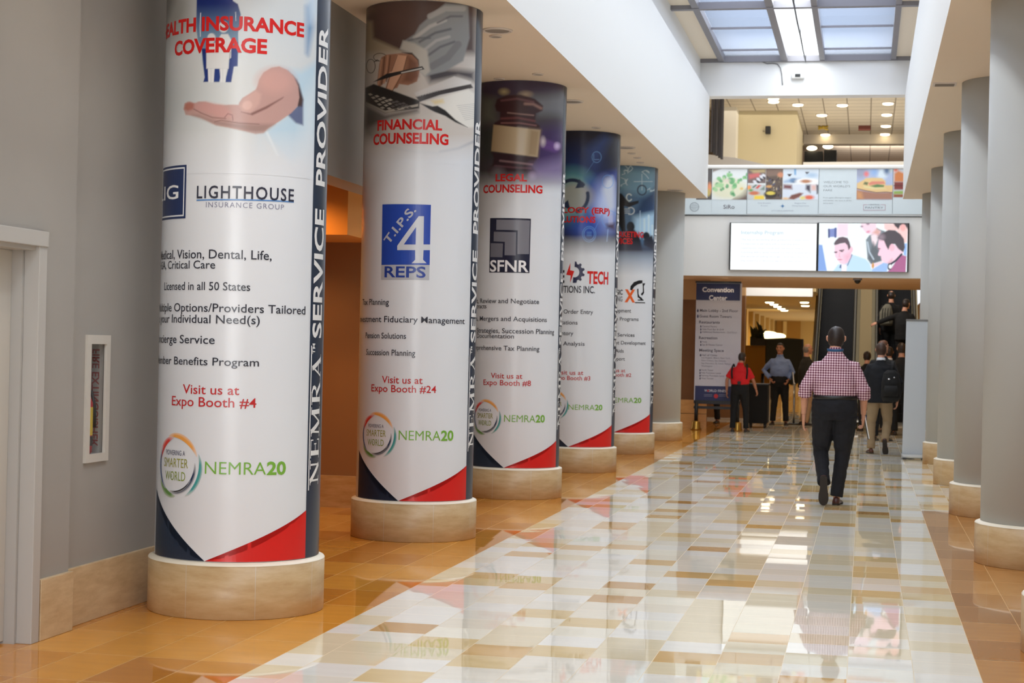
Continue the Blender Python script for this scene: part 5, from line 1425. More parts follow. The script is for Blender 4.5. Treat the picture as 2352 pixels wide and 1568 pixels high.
    p.poly(SS2((460, 640), (800, 560), (870, 700), (905, 720), (880, 820), (870, 930), (790, 1080), (700, 1120), (600, 1090), (540, 1000), (480, 930), (460, 800)), (248, 206, 224), 1.4)
    p.poly(SS2((440, 600), (480, 530), (560, 450), (660, 430), (780, 460), (830, 560), (870, 700), (810, 760), (780, 640), (720, 580), (600, 600), (520, 630), (460, 640)), (88, 70, 82), 1.3)
    p.ell(*S2(885, 745), 3.6, 6.5, (248, 196, 212), 1.2); p.line(SS2((590, 775), (690, 760)), 2.6, (92, 62, 80), 1); p.line(SS2((465, 815), (520, 810)), 2.4, (104, 72, 90), 1); p.ell(*S2(645, 795), 3, 1.4, (84, 58, 76), .9); p.ell(*S2(495, 825), 2.4, 1.2, (84, 58, 76), .9); p.ell(*S2(600, 1000), 5, 1.4, (206, 128, 150), 1); p.line(SS2((590, 830), (580, 930), (610, 935)), 1.4, (226, 166, 188), 1.2); p.poly(SS2((700, 900), (860, 820), (860, 940), (760, 1080)), (228, 164, 190), 5, al=.6)
flat_picture('display', s2, 1880.6, 513.4, 2084.4, 624, YS-.003, pa, (238, 248, 252), M_screen, .8, 1.0)

# ---------------- directory sign
YB = 32.3
l0 = atY(1651, 988, YB)
sg = thing('directory_sign', 'tall Convention Center directory banner with dark blue head and foot', 'sign', (l0.x, YB, 0))
def rel(x, y, Y=YB): p = atY(x, y, Y); return p.x-l0.x, p.z
def rbox(bm, x0, y0, x1, y1, d0, d1):
    a = rel(x0, y0); b = rel(x1, y1); box(bm, min(a[0], b[0]), d0, min(a[1], b[1]), max(a[0], b[0]), d1, max(a[1], b[1]))
bm = bmesh.new(); rbox(bm, 1600, 649, 1699, 927, 0.0, 0.02); obj('banner_sheet', bm, mat('sign_white', (206, 204, 212), 0.5), sg)
bm = bmesh.new(); rbox(bm, 1600, 651, 1700, 691, -.004, 0); rbox(bm, 1597, 886, 1692, 930, -.004, 0); obj('colour_band', bm, mat('sign_navy', (38, 46, 92), 0.5), sg)
bm = bmesh.new(); a = rel(1598, 650); b = rel(1703, 646); box(bm, a[0], -.03, a[1], b[0], .03, a[1]+.035); obj('top_rail', bm, M_black, sg)
bm = bmesh.new(); a = rel(1595, 930); b = rel(1699, 938); box(bm, a[0]-.01, -.02, .40, b[0], .02, .45); box(bm, a[0]-.01, -.02, .50, b[0]+.01, .02, .56); obj('cross_bar', bm, M_black, sg)
for s, x in ((0, 1599), (1, 1694)):
    xx = rel(x, 960)[0]
    bm = bmesh.new(); tube(bm, [(xx, 0, .12), (xx, 0, .54)], .036, 16); obj('post', bm, M_black, sg)
    bm = bmesh.new(); lathe(bm, [(.105, 0), (.105, .02), (.085, .05), (.08, .15), (.06, .17)], 32, cx=xx, cy=0); obj('foot', bm, mat('brass', (176, 132, 58), 0.3, metal=0.85), sg)
ik = Ink(); lz = Vector((l0.x, YB, 0))
def dtext(tx, x0, x1, yt, yb, col, bold=.012): ptext(ik, lz, tx, 1590+x0/5.225, 1590+x1/5.225, 640+yt/5.227, 640+yb/5.227, YB-.006, col, bold)
dtext('Convention', 122, 500, 108, 162, (232, 232, 240), .03); dtext('Center', 202, 420, 205, 260, (232, 232, 240), .03)
dk = (112, 106, 120)
for tx, a, b, t, q, c in (('Main Lobby - 2nd Floor', 92, 552, 370, 402, dk), ('Guest Room Towers', 86, 474, 440, 470, dk), ('Restaurants', 84, 332, 508, 540, dk), ('Central Pantry', 120, 298, 566, 584, (150, 145, 158)), ('Side Pool Bar & Grill', 122, 378, 602, 620, (150, 145, 158)), ('Additional Restaurants - 2nd Floor', 118, 540, 636, 654, (150, 145, 158)),
        ('Recreation', 82, 302, 696, 728, dk), ('Pools', 118, 178, 750, 768, (150, 145, 158)), ('Spa & Fitness Center', 118, 366, 786, 806, (150, 145, 158)), ('Meeting Space', 86, 380, 846, 878, dk), ('Hall of Cities', 112, 300, 910, 930, (140, 134, 148)),
        ('Los Angeles, Miami, New York,', 112, 458, 945, 962, (160, 156, 168)), ('New Orleans, San Antonio,', 112, 410, 978, 995, (160, 156, 168)), ('San Francisco, St. Louis, Tampa,', 110, 470, 1012, 1029, (160, 156, 168)), ('Washington', 110, 242, 1042, 1059, (160, 156, 168)),
        ('North Tower', 108, 255, 1090, 1108, (150, 145, 158)), ('Falls Function Level', 108, 345, 1125, 1143, (150, 145, 158)), ('Fairway Function Level', 108, 385, 1158, 1176, (150, 145, 158)), ('West Terrace', 108, 255, 1190, 1208, (150, 145, 158)), ('WORLD FINEST', 146, 430, 1334, 1362, (206, 206, 216))):
    dtext(tx, a, b, t, q, c)
for x, y, s in [(68, 384, 1.5), (68, 452, 1.5)]+[(104, y, 1) for y in (575, 610, 645, 760, 796)]+[(100, 920, 1.1)]+[(95, y, 1) for y in (1100, 1133, 1166, 1199)]:
    cx, cy = 1590+x/5.225, 640+y/5.227
    q = [atY(cx+dx*s, cy+dy*s, YB-.006) for dx, dy in ((0, -3), (1.3, 0), (.6, 2.6), (-.6, 2.6), (-1.3, 0))]
    ik.poly([(p.x-l0.x, p.y-YB, p.z) for p in q], lin((52, 54, 96)))
for y0 in (1390, 1408):
    for x0, x1 in ((142, 242), (320, 410)):
        q = [atY(1590+x/5.225, 640+y/5.227, YB-.006) for x, y in ((x0, y0), (x1, y0), (x1, y0+7), (x0, y0+7))]
        ik.poly([(p.x-l0.x, p.y-YB, p.z) for p in q], lin((120, 122, 150)))
n = 20
for cx, cy, r in ((1590+286/5.225, 640+1412/5.227, 5.0), (1590+190/5.225, 640+1348/5.227, 2.4)):
    q = [atY(cx+r*math.cos(2*math.pi*k/n), cy+r*math.sin(2*math.pi*k/n), YB-.007) for k in range(n)]
    ik.poly([(p.x-l0.x, p.y-YB, p.z) for p in q], lin((196, 40, 50)))
ik.build('lettering', M_print, sg)

# ---------------- roll-up banner stand seen from behind
YR = 25.3
a, b = atY(2082, 737, YR), atY(2131, 737, YR); c, d = atY(2072, 1047, YR), atY(2125, 1050, YR)
rs_ = thing('banner_stand', 'pale grey back of a roll-up banner stand in front of the right columns', 'banner stand', ((c.x+d.x)/2, YR, 0))
ox = rs_.location.x
vs = [(c.x-ox, .0, .06), (d.x-ox, .0, .06), (b.x-ox, -.02, a.z), (a.x-ox, -.02, a.z), (c.x-ox, .006, .06), (d.x-ox, .006, .06), (b.x-ox, -.014, a.z), (a.x-ox, -.014, a.z)]
mobj('banner_sheet', vs, [(0, 1, 2, 3), (7, 6, 5, 4), (0, 4, 5, 1), (1, 5, 6, 2), (2, 6, 7, 3), (3, 7, 4, 0)], mat('banner_back', (196, 202, 208), 0.5), rs_)
obj('top_rail', B((a.x-ox-.004, -.03, a.z-.004, b.x-ox+.004, 0, a.z+.022), bevel=.004), mat('rail_grey', (120, 118, 116), 0.4), rs_)
obj('base', B((c.x-ox-.012, -.11, .012, d.x-ox+.012, .11, .075), bevel=.02), mat('base_silver', (176, 178, 178), 0.35, metal=0.4), rs_)
for s in (0, 1):
    x = (c.x-ox+.03, d.x-ox-.03)[s]
    obj('foot', B((x-.025, -.18, 0, x+.025, .18, .014), bevel=.004), M_black, rs_)

# ---------------- escalators rising to the upper floor
EY, ES = 38.4, math.tan(math.radians(30))
M_step = mat('escalator_step', (16, 16, 19), 0.45, metal=0.3)
M_balu = mat('balustrade_steel', (132, 126, 108), 0.3, metal=0.85)
M_deck = mat('deck_steel', (104, 90, 60), 0.3, metal=0.85)
M_hand = mat('handrail_black', (26, 26, 26), 0.4)
def ez(y): return max(0.0, (y-EY)*ES)
def escalator(label, x0, x1):
    t = thing('escalator', label, 'escalator', ((x0+x1)/2, EY, 0), 0, 'escalators up to the lobby')
    hw = (x1-x0)/2
    bm = bmesh.new(); box(bm, -hw, -2.0, 0, hw, 0.0, 0.02); obj('landing_plate', bm, M_steel, t)
    n = 22
    for k in range(n):
        bm = bmesh.new(); y = k*0.36; z = (k+1)*0.36*ES
        box(bm, -hw+.14, y, max(0, z-.5), hw-.14, y+.37, z)
        for j in range(9): box(bm, -hw+.16+j*(2*hw-.34)/9, y-.006, z-.19, -hw+.19+j*(2*hw-.34)/9, y+.002, z-.01)
        obj('step', bm, M_step, t)
    for s in (-1, 1):
        prof = [(-1.7, 0), (-1.7, .55), (-1.55, .82), (-1.2, .92), (0, .94), (8.6, 8.6*ES+1.0), (8.6, 8.6*ES-.3), (0.4, -.0)]
        xa, xb = (s*(hw-.13), s*(hw-.09)); xa, xb = min(xa, xb), max(xa, xb)
        v = [(xa, y, z) for y, z in prof]+[(xb, y, z) for y, z in prof]; m_ = len(prof)
        f = [tuple(range(m_)), tuple(reversed(range(m_, 2*m_)))]+[(i, i+m_, (i+1) % m_+m_, (i+1) % m_) for i in range(m_)]
        o = mobj('balustrade', v, f, M_balu, t)
        b2 = bmesh.new(); b2.from_mesh(o.data); bmesh.ops.recalc_face_normals(b2, faces=b2.faces[:]); b2.to_mesh(o.data); b2.free()
        bm = bmesh.new(); tube(bm, [(s*(hw-.11), -1.2, .3), (s*(hw-.11), -1.62, .42), (s*(hw-.11), -1.74, .62), (s*(hw-.11), -1.62, .86), (s*(hw-.11), -1.2, .97), (s*(hw-.11), 0, .99), (s*(hw-.11), 8.6, 8.6*ES+1.05)], .04, 10); obj('handrail', bm, M_hand, t, True)
        prof = [(-1.5, 0.0), (-1.5, .3), (0, .34), (8.6, 8.6*ES+.35), (8.6, 8.6*ES-.6), (1.2, 0)]
        xa, xb = (s*(hw-.14), s*(hw+.0)); xa, xb = min(xa, xb), max(xa, xb)
        v = [(xa, y, z) for y, z in prof]+[(xb, y, z) for y, z in prof]; m_ = len(prof)
        f = [tuple(range(m_)), tuple(reversed(range(m_, 2*m_)))]+[(i, i+m_, (i+1) % m_+m_, (i+1) % m_) for i in range(m_)]
        o = mobj('skirt', v, f, M_balu, t)
        b2 = bmesh.new(); b2.from_mesh(o.data); bmesh.ops.recalc_face_normals(b2, faces=b2.faces[:]); b2.to_mesh(o.data); b2.free()
    return t
escalator('left-hand escalator, empty dark steps between steel sides', -1.22, -.14)
escalator('right-hand escalator with two people riding up', .14, 1.22)
# steel deck between the two
prof = [(-.6, 0), (-.6, .8), (0, .86), (8.6, 8.6*ES+.9), (8.6, 8.6*ES-.6), (1, 0)]
v = [(-.135, EY+y, z) for y, z in prof]+[(.135, EY+y, z) for y, z in prof]
f = [tuple(range(6)), tuple(reversed(range(6, 12)))]+[(i, i+6, (i+1) % 6+6, (i+1) % 6) for i in range(6)]
o = mobj('escalator_deck', v, f, M_deck)
b2 = bmesh.new(); b2.from_mesh(o.data); bmesh.ops.recalc_face_normals(b2, faces=b2.faces[:]); b2.to_mesh(o.data); b2.free()
tag(o, 'brassy steel deck filling the gap between the two escalators', 'deck')
# chrome stanchion beside the left escalator
q = atZ(1823, 975, 0)
t = thing('stanchion', 'slim chrome and black post beside the balding man', 'post', (q.x, q.y, 0))
bm = bmesh.new(); lathe(bm, [(.14, 0), (.14, .015), (.03, .03)], 24); obj('foot', bm, M_black, t)
bm = bmesh.new(); tube(bm, [(0, 0, .02), (0, 0, .82)], .025, 14); obj('pole', bm, M_steel, t, True)
bm = bmesh.new(); ball(bm, (0, 0, .83), .035, 12); obj('knob', bm, M_steel, t, True)

# ---------------- lobby: half wall with planter, black covered booth, glowing lamp, ceiling lights
YH = 57.0
a, b = atY(1690, 793, YH), atY(1768, 880, YH)
t = tag(obj('half_wall', B((a.x, YH, 0, b.x, YH+.4, a.z)), mat('ochre_panel', (176, 128, 44), 0.6)), 'ochre half wall under the planter in the far lobby', 'partition')
pa_, pb_ = atY(1724, 777, YH), atY(1760, 793, YH)
pl = thing('planter', 'long black planter with spiky dark plants in the lobby', 'planter', ((pa_.x+pb_.x)/2, YH+.1, a.z+.002))
hw = (pb_.x-pa_.x)/2; ph = pa_.z-a.z
obj('trough', B((-hw, -.25, 0, hw, .25, ph)), M_black, pl)
rs = random.Random(5)
M_leaf = mat('dark_leaf', (26, 34, 24), 0.5)
for k, (x, y) in enumerate(((1727, 765), (1731, 752), (1738, 738), (1736, 750), (1742, 760), (1747, 746), (1750, 748), (1760, 756), (1756, 768), (1722, 748), (1745, 765), (1733, 768))):
    tip = atY(x, y, YH); bx = rs.uniform(-hw*.8, hw*.5)
    bm = bmesh.new(); tube(bm, [(bx, rs.uniform(-.1, .1), ph-.02), ((bx+tip.x-pl.location.x)/2+rs.uniform(-.04, .04), 0, ph+(tip.z-a.z-ph)*.55), (tip.x-pl.location.x, rs.uniform(-.2, .2), tip.z-a.z)], [.09, .075, .008], 8, flat=.3)
    obj('leaf', bm, M_leaf, pl, True)
bt = thing('covered_booth', 'large black draped booth standing in the lobby behind the man in blue', 'booth', (atY(1800, 880, YH-2).x, YH-2, 0))
P = [atY(x, y, YH-2) for x, y in ((1758, 778), (1800, 776), (1844, 779), (1845, 840), (1835, 880), (1822, 886), (1810, 882), (1800, 858), (1757, 858))]
vs = []; n = len(P); ox = bt.location.x
for dpt, s in ((0, .94), (.12, 1), (.9, 1), (1.0, .94)):
    for p in P: vs.append(((p.x-ox)*s, dpt, max(.03, 1+(p.z-1)*s)))
fs = [tuple(reversed(range(n)))]+[tuple(range(3*n, 4*n))]
for r_ in range(3): fs += [(r_*n+i, r_*n+(i+1) % n, (r_+1)*n+(i+1) % n, (r_+1)*n+i) for i in range(n)]
o = mobj('drape', vs, fs, mat('black_cloth', (10, 10, 11), 0.9), bt)
b2 = bmesh.new(); b2.from_mesh(o.data); bmesh.ops.recalc_face_normals(b2, faces=b2.faces[:]); b2.to_mesh(o.data); b2.free()
for x in (-.7, .68):
    bm = bmesh.new(); tube(bm, [(x, .5, 0), (x, .5, .8)], .05, 8); obj('leg', bm, M_black, bt)
lp = thing('drum_lamp', 'glowing white oval lamp above the black booth', 'lamp', (atY(1772, 770, YH+1).x, YH+1, 0))
c = atY(1772, 770, YH+1)
bm = bmesh.new(); ball(bm, (-.1, 0, c.z), (.34, .3, .13), 20); ball(bm, (.22, 0, c.z-.03), (.26, .25, .1), 20); obj('shade', bm, mat('lamp_shade_glow', (255, 240, 200), 0.6, emit=(255, 226, 160), emit_s=4), lp, True)
bm = bmesh.new(); tube(bm, [(0, 0, c.z-.05), (0, 0, .03)], .03, 8); lathe(bm, [(.25, 0), (.25, .03), (.05, .05)], 20); obj('stand', bm, M_black, lp)
for (x, y), lb in zip(((1768, 692), (1778, 697), (1786, 702), (1795, 707), (1802, 711), (1848, 692), (1850, 700)), ('nearest', 'second', 'third', 'diamond-bright fourth', 'farthest', 'near right-hand', 'farther right-hand')):
    q = atZ(x, y, 2.92)
    if q.y < 41: q = Vector((q.x, 41, 2.92))
    t = thing('downlight', lb+' warm ceiling light of the far lobby', 'light', (q.x, min(q.y, 77), 2.92), 0, 'lobby ceiling lights')
    bm = bmesh.new(); lathe(bm, [(.16, 0), (.16, -.02), (.13, -.03)], 18); obj('trim_ring', bm, M_steel, t)
    bm = bmesh.new(); lathe(bm, [(.125, -.031), (.1, -.06)], 18); obj('lens', bm, M_lamp, t)
# ---------------- baggage things by the people
q = atZ(1741, 982, 0)
ct = thing('hamper_cart', 'black upright hamper on casters pushed by the person in red', 'cart', (q.x, q.y, 0))
bm = bmesh.new(); box(bm, -.2, -.28, .09, .2, .28, .86, 0, .03); obj('body', bm, mat('black_cloth', (10, 10, 11), 0.9), ct)
bm = bmesh.new(); box(bm, -.205, -.285, .84, .205, .285, .872, 0, .01); obj('rim', bm, M_black, ct)
for sx in (-1, 1):
    for sy in (-1, 1):
        bm = bmesh.new(); tube(bm, [(sx*.14-.015, sy*.2, .045), (sx*.14+.015, sy*.2, .045)], .045, 14); box(bm, sx*.14-.02, sy*.2-.015, .05, sx*.14+.02, sy*.2+.015, .1); obj('caster', bm, M_black, ct)
q = atZ(1982, 985, 0)
bt = thing('luggage_trolley', 'low metal trolley carrying a blue and white bundle, left of blazer man', 'trolley', (q.x, q.y, 0))
bm = bmesh.new(); box(bm, -.16, -.3, .14, .16, .3, .17); obj('platform', bm, M_steel, bt)
bm = bmesh.new(); box(bm, -.1, -.2, .17, .14, .2, .28, 0, .03); obj('bundle', bm, mat('blue_cloth', (40, 92, 176), 0.7), bt)
bm = bmesh.new(); box(bm, -.1, -.2, .28, .14, .2, .36, 0, .03); obj('folded_sheet', bm, mat('pale_cloth', (190, 204, 220), 0.8), bt)
for sx in (-1, 1):
    for sy in (-1, 1):
        bm = bmesh.new(); tube(bm, [(sx*.13-.012, sy*.24, .04), (sx*.13+.012, sy*.24, .04)], .04, 12); tube(bm, [(sx*.13, sy*.24, .05), (sx*.13, sy*.24, .14)], .012, 6); obj('caster', bm, M_black, bt)
bm = bmesh.new(); tube(bm, [(-.15, .28, .15), (-.15, .3, .7), (.15, .3, .7), (.15, .28, .15)], .014, 8); obj('handle', bm, M_steel, bt, True)

# ================================================================ PEOPLE
M_skin = mat('skin', (206, 150, 122), 0.5, noise_amt=0.05, noise_scale=20)
M_skin2 = mat('skin_tanned', (176, 120, 92), 0.5, noise_amt=0.05, noise_scale=20)
M_shoe = mat('dark_leather', (40, 26, 22), 0.4)
M_shoeb = mat('brown_leather', (84, 44, 30), 0.4)
M_sole = mat('shoe_sole', (44, 38, 34), 0.8)
M_eye = mat('eye_dark', (30, 22, 20), 0.3)
M_lip = mat('lips', (170, 100, 92), 0.5)

def plaid():
    M = bpy.data.materials.new('checked_cotton'); M.use_nodes = True; nt = M.node_tree; b = nt.nodes['Principled BSDF']
    tc = nt.nodes.new('ShaderNodeTexCoord'); sp = nt.nodes.new('ShaderNodeSeparateXYZ'); nt.links.new(tc.outputs['Object'], sp.inputs[0])
    fx = nmath(nt, 'FRACT', nmath(nt, 'ADD', nmath(nt, 'DIVIDE', sp.outputs[0], 0.0245), 40.0)); fz = nmath(nt, 'FRACT', nmath(nt, 'DIVIDE', sp.outputs[2], 0.0245))
    sx = nmath(nt, 'LESS_THAN', fx, 0.56); sz = nmath(nt, 'LESS_THAN', fz, 0.56)
    k = nmath(nt, 'MULTIPLY', nmath(nt, 'ADD', sx, sz), 0.5)
    r = nt.nodes.new('ShaderNodeValToRGB'); r.color_ramp.interpolation = 'CONSTANT'
    e = r.color_ramp.elements
    e[0].position = 0; e[0].color = rgba((236, 226, 230)); e[1].position = 0.25; e[1].color = rgba((190, 140, 156)); q = e.new(0.75); q.color = rgba((92, 46, 66))
    nt.links.new(k, r.inputs['Fac']); nt.links.new(r.outputs['Color'], b.inputs['Base Color']); b.inputs['Roughness'].default_value = 0.85
    return M
M_plaid = plaid()
def fabric(name, c, rough=0.85): return mat(name, c, rough, noise_amt=0.08, noise_scale=6, bump=0.15)

def remesh(name, bm, material, parent, voxel, wr=0.0, seed=0, smooth=2):
    me = bpy.data.meshes.new('t'); bmesh.ops.recalc_face_normals(bm, faces=bm.faces[:]); bm.to_mesh(me); bm.free()
    o = bpy.data.objects.new('t', me); COL.objects.link(o)
    md = o.modifiers.new('r', 'REMESH'); md.mode = 'VOXEL'; md.voxel_size = voxel; md.use_smooth_shade = True
    if smooth:
        sm = o.modifiers.new('s', 'SMOOTH'); sm.iterations = smooth; sm.factor = 0.5
    bpy.context.view_layer.update()
    m2 = bpy.data.meshes.new_from_object(o.evaluated_get(bpy.context.evaluated_depsgraph_get()))
    bpy.data.objects.remove(o); bpy.data.meshes.remove(me)
    if wr > 0:
        for v in m2.vertices:
            p = v.co
            n = noise.noise(Vector((p.x*9+seed, p.y*9, p.z*16)))+.6*noise.noise(Vector((p.x*22+seed, p.y*22, p.z*30+p.x*14)))
            v.co = p+v.normal*(wr*n)
    m2.name = name; m2.materials.clear(); m2.materials.append(material)
    for p in m2.polygons: p.use_smooth = True
    r = bpy.data.objects.new(name, m2); COL.objects.link(r); r.parent = parent
    return r

def lerp(a, b, t): return Vector(a)*(1-t)+Vector(b)*t

def loft(bm, secs, seg=20):
    """sections (centre, half width across, half depth) stacked into one closed body"""
    rings = []
    for c, a, b in secs:
        c = Vector(c)
        rings.append([bm.verts.new(c+Vector((a*math.copysign(abs(math.cos(t))**.85, math.cos(t)), b*math.copysign(abs(math.sin(t))**.85, math.sin(t)), 0))) for t in (2*math.pi*k/seg for k in range(seg))])
    for i in range(len(rings)-1):
        for k in range(seg): bm.faces.new((rings[i][k], rings[i][(k+1) % seg], rings[i+1][(k+1) % seg], rings[i+1][k]))
    bm.faces.new(list(reversed(rings[0]))); bm.faces.new(rings[-1])

def hand(bm, wrist, d, palm_n, s=1.0, curl=0.5, thumb=1):
    """palm, four unequal bent fingers and a thumb; d points down the hand, palm_n out of the palm"""
    d = Vector(d).normalized(); n = Vector(palm_n); n = (n-d*n.dot(d)).normalized(); sd = d.cross(n)*thumb
    w = Vector(wrist)
    tube(bm, [w-d*.02*s, w+d*.03*s, w+d*.07*s, w+d*.098*s], [(.024*s, .019*s), (.036*s, .017*s), (.042*s, .015*s), (.038*s, .011*s)], 12, ref=sd)
    for k, (off, ln) in enumerate(((.030, .070), (.0105, .080), (-.0095, .074), (-.028, .058))):
        b = w+d*.092*s+sd*off*s; q = [b]; a = 0
        for j, fr in enumerate((.45, .32, .23)):
            a += curl*(.35+.45*j)*(1+.08*k)
            q.append(q[-1]+(d*math.cos(a)+n*math.sin(a))*ln*fr*s)
        tube(bm, q, [.0092*s, .0088*s, .0078*s, .006*s], 8)
    b = w+d*.028*s+sd*.03*s
    t1 = b+(d*.75+sd*.5+n*.3).normalized()*.036*s; t2 = t1+(d*.9+sd*.12+n*.35).normalized()*.03*s
    tube(bm, [b-sd*.008*s, b, t1, t2], [.013*s, .0135*s, .0105*s, .0075*s], 8)

def shoe(name, parent, heel, toe_dir, up, m, s=1.0):
    """heel is the back of the sole; toe_dir runs along the sole, up away from it"""
    t = Vector(toe_dir).normalized(); u = Vector(up); u = (u-t*u.dot(t)).normalized(); sd = t.cross(u)
    H = Vector(heel); L = .285*s
    bm = bmesh.new(); rings = []
    for f, hw, h in ((0, .024, .055), (.06, .034, .075), (.25, .036, .085), (.45, .036, .066), (.62, .045, .052), (.8, .046, .042), (.94, .034, .034), (1, .012, .022)):
        c = H+t*(L*f)
        r = []
        for k in range(14):
            a = math.pi*k/13
            r.append(bm.verts.new(c+sd*(hw*s*math.cos(a))+u*(.018*s+max(0, (h-.018))*s*max(0.0, math.sin(a))**.8)))
        rings.append(r)
    for i in range(len(rings)-1):
        for k in range(13): bm.faces.new((rings[i][k], rings[i][k+1], rings[i+1][k+1], rings[i+1][k]))
        bm.faces.new((rings[i][0], rings[i+1][0], rings[i+1][13], rings[i][13]))
    bm.faces.new(rings[0]); bm.faces.new(list(reversed(rings[-1])))
    bmesh.ops.recalc_face_normals(bm, faces=bm.faces[:])
    o = obj(name, bm, m, parent, True)
    bm = bmesh.new(); n = 20; lo = []; hi = []
    for f, hw in ((0, .02), (.05, .033), (.25, .036), (.45, .034), (.62, .046), (.8, .048), (.94, .036), (1.01, .012)):
        c = H+t*(L*f)
        for lst, dz in ((lo, 0), (hi, .019)): lst.append((bm.verts.new(c+sd*(hw*s)+u*dz*s), bm.verts.new(c-sd*(hw*s)+u*dz*s)))
    for i in range(len(lo)-1):
        for A in (lo, hi): bm.faces.new((A[i][0], A[i][1], A[i+1][1], A[i+1][0]))
        for j in (0, 1): bm.faces.new((lo[i][j], lo[i+1][j], hi[i+1][j], hi[i][j]))
    bm.faces.new((lo[0][0], lo[0][1], hi[0][1], hi[0][0])); bm.faces.new((lo[-1][0], lo[-1][1], hi[-1][1], hi[-1][0]))
    bmesh.ops.recalc_face_normals(bm, faces=bm.faces[:])
    obj('sole', bm, M_sole, o)
    return o

DEF = dict(pelvis=(0, 0, .93), waist=(0, .0, 1.05), chest=(0, .0, 1.28), neck=(0, -.005, 1.475), head=(0, .02, 1.63),
           shL=(-.165, 0, 1.355), shR=(.165, 0, 1.355), elL=(-.25, -.03, 1.12), elR=(.25, -.03, 1.12), wrL=(-.25, .04, .88), wrR=(.25, .04, .88),
           hipL=(-.09, 0, .90), hipR=(.09, 0, .90), knL=(-.10, .03, .49), knR=(.10, .03, .49), anL=(-.105, -.03, .10), anR=(.105, -.03, .10),
           toeL=(-.12, 1, 0), toeR=(.12, 1, 0), upL=(0, 0, 1), upR=(0, 0, 1))

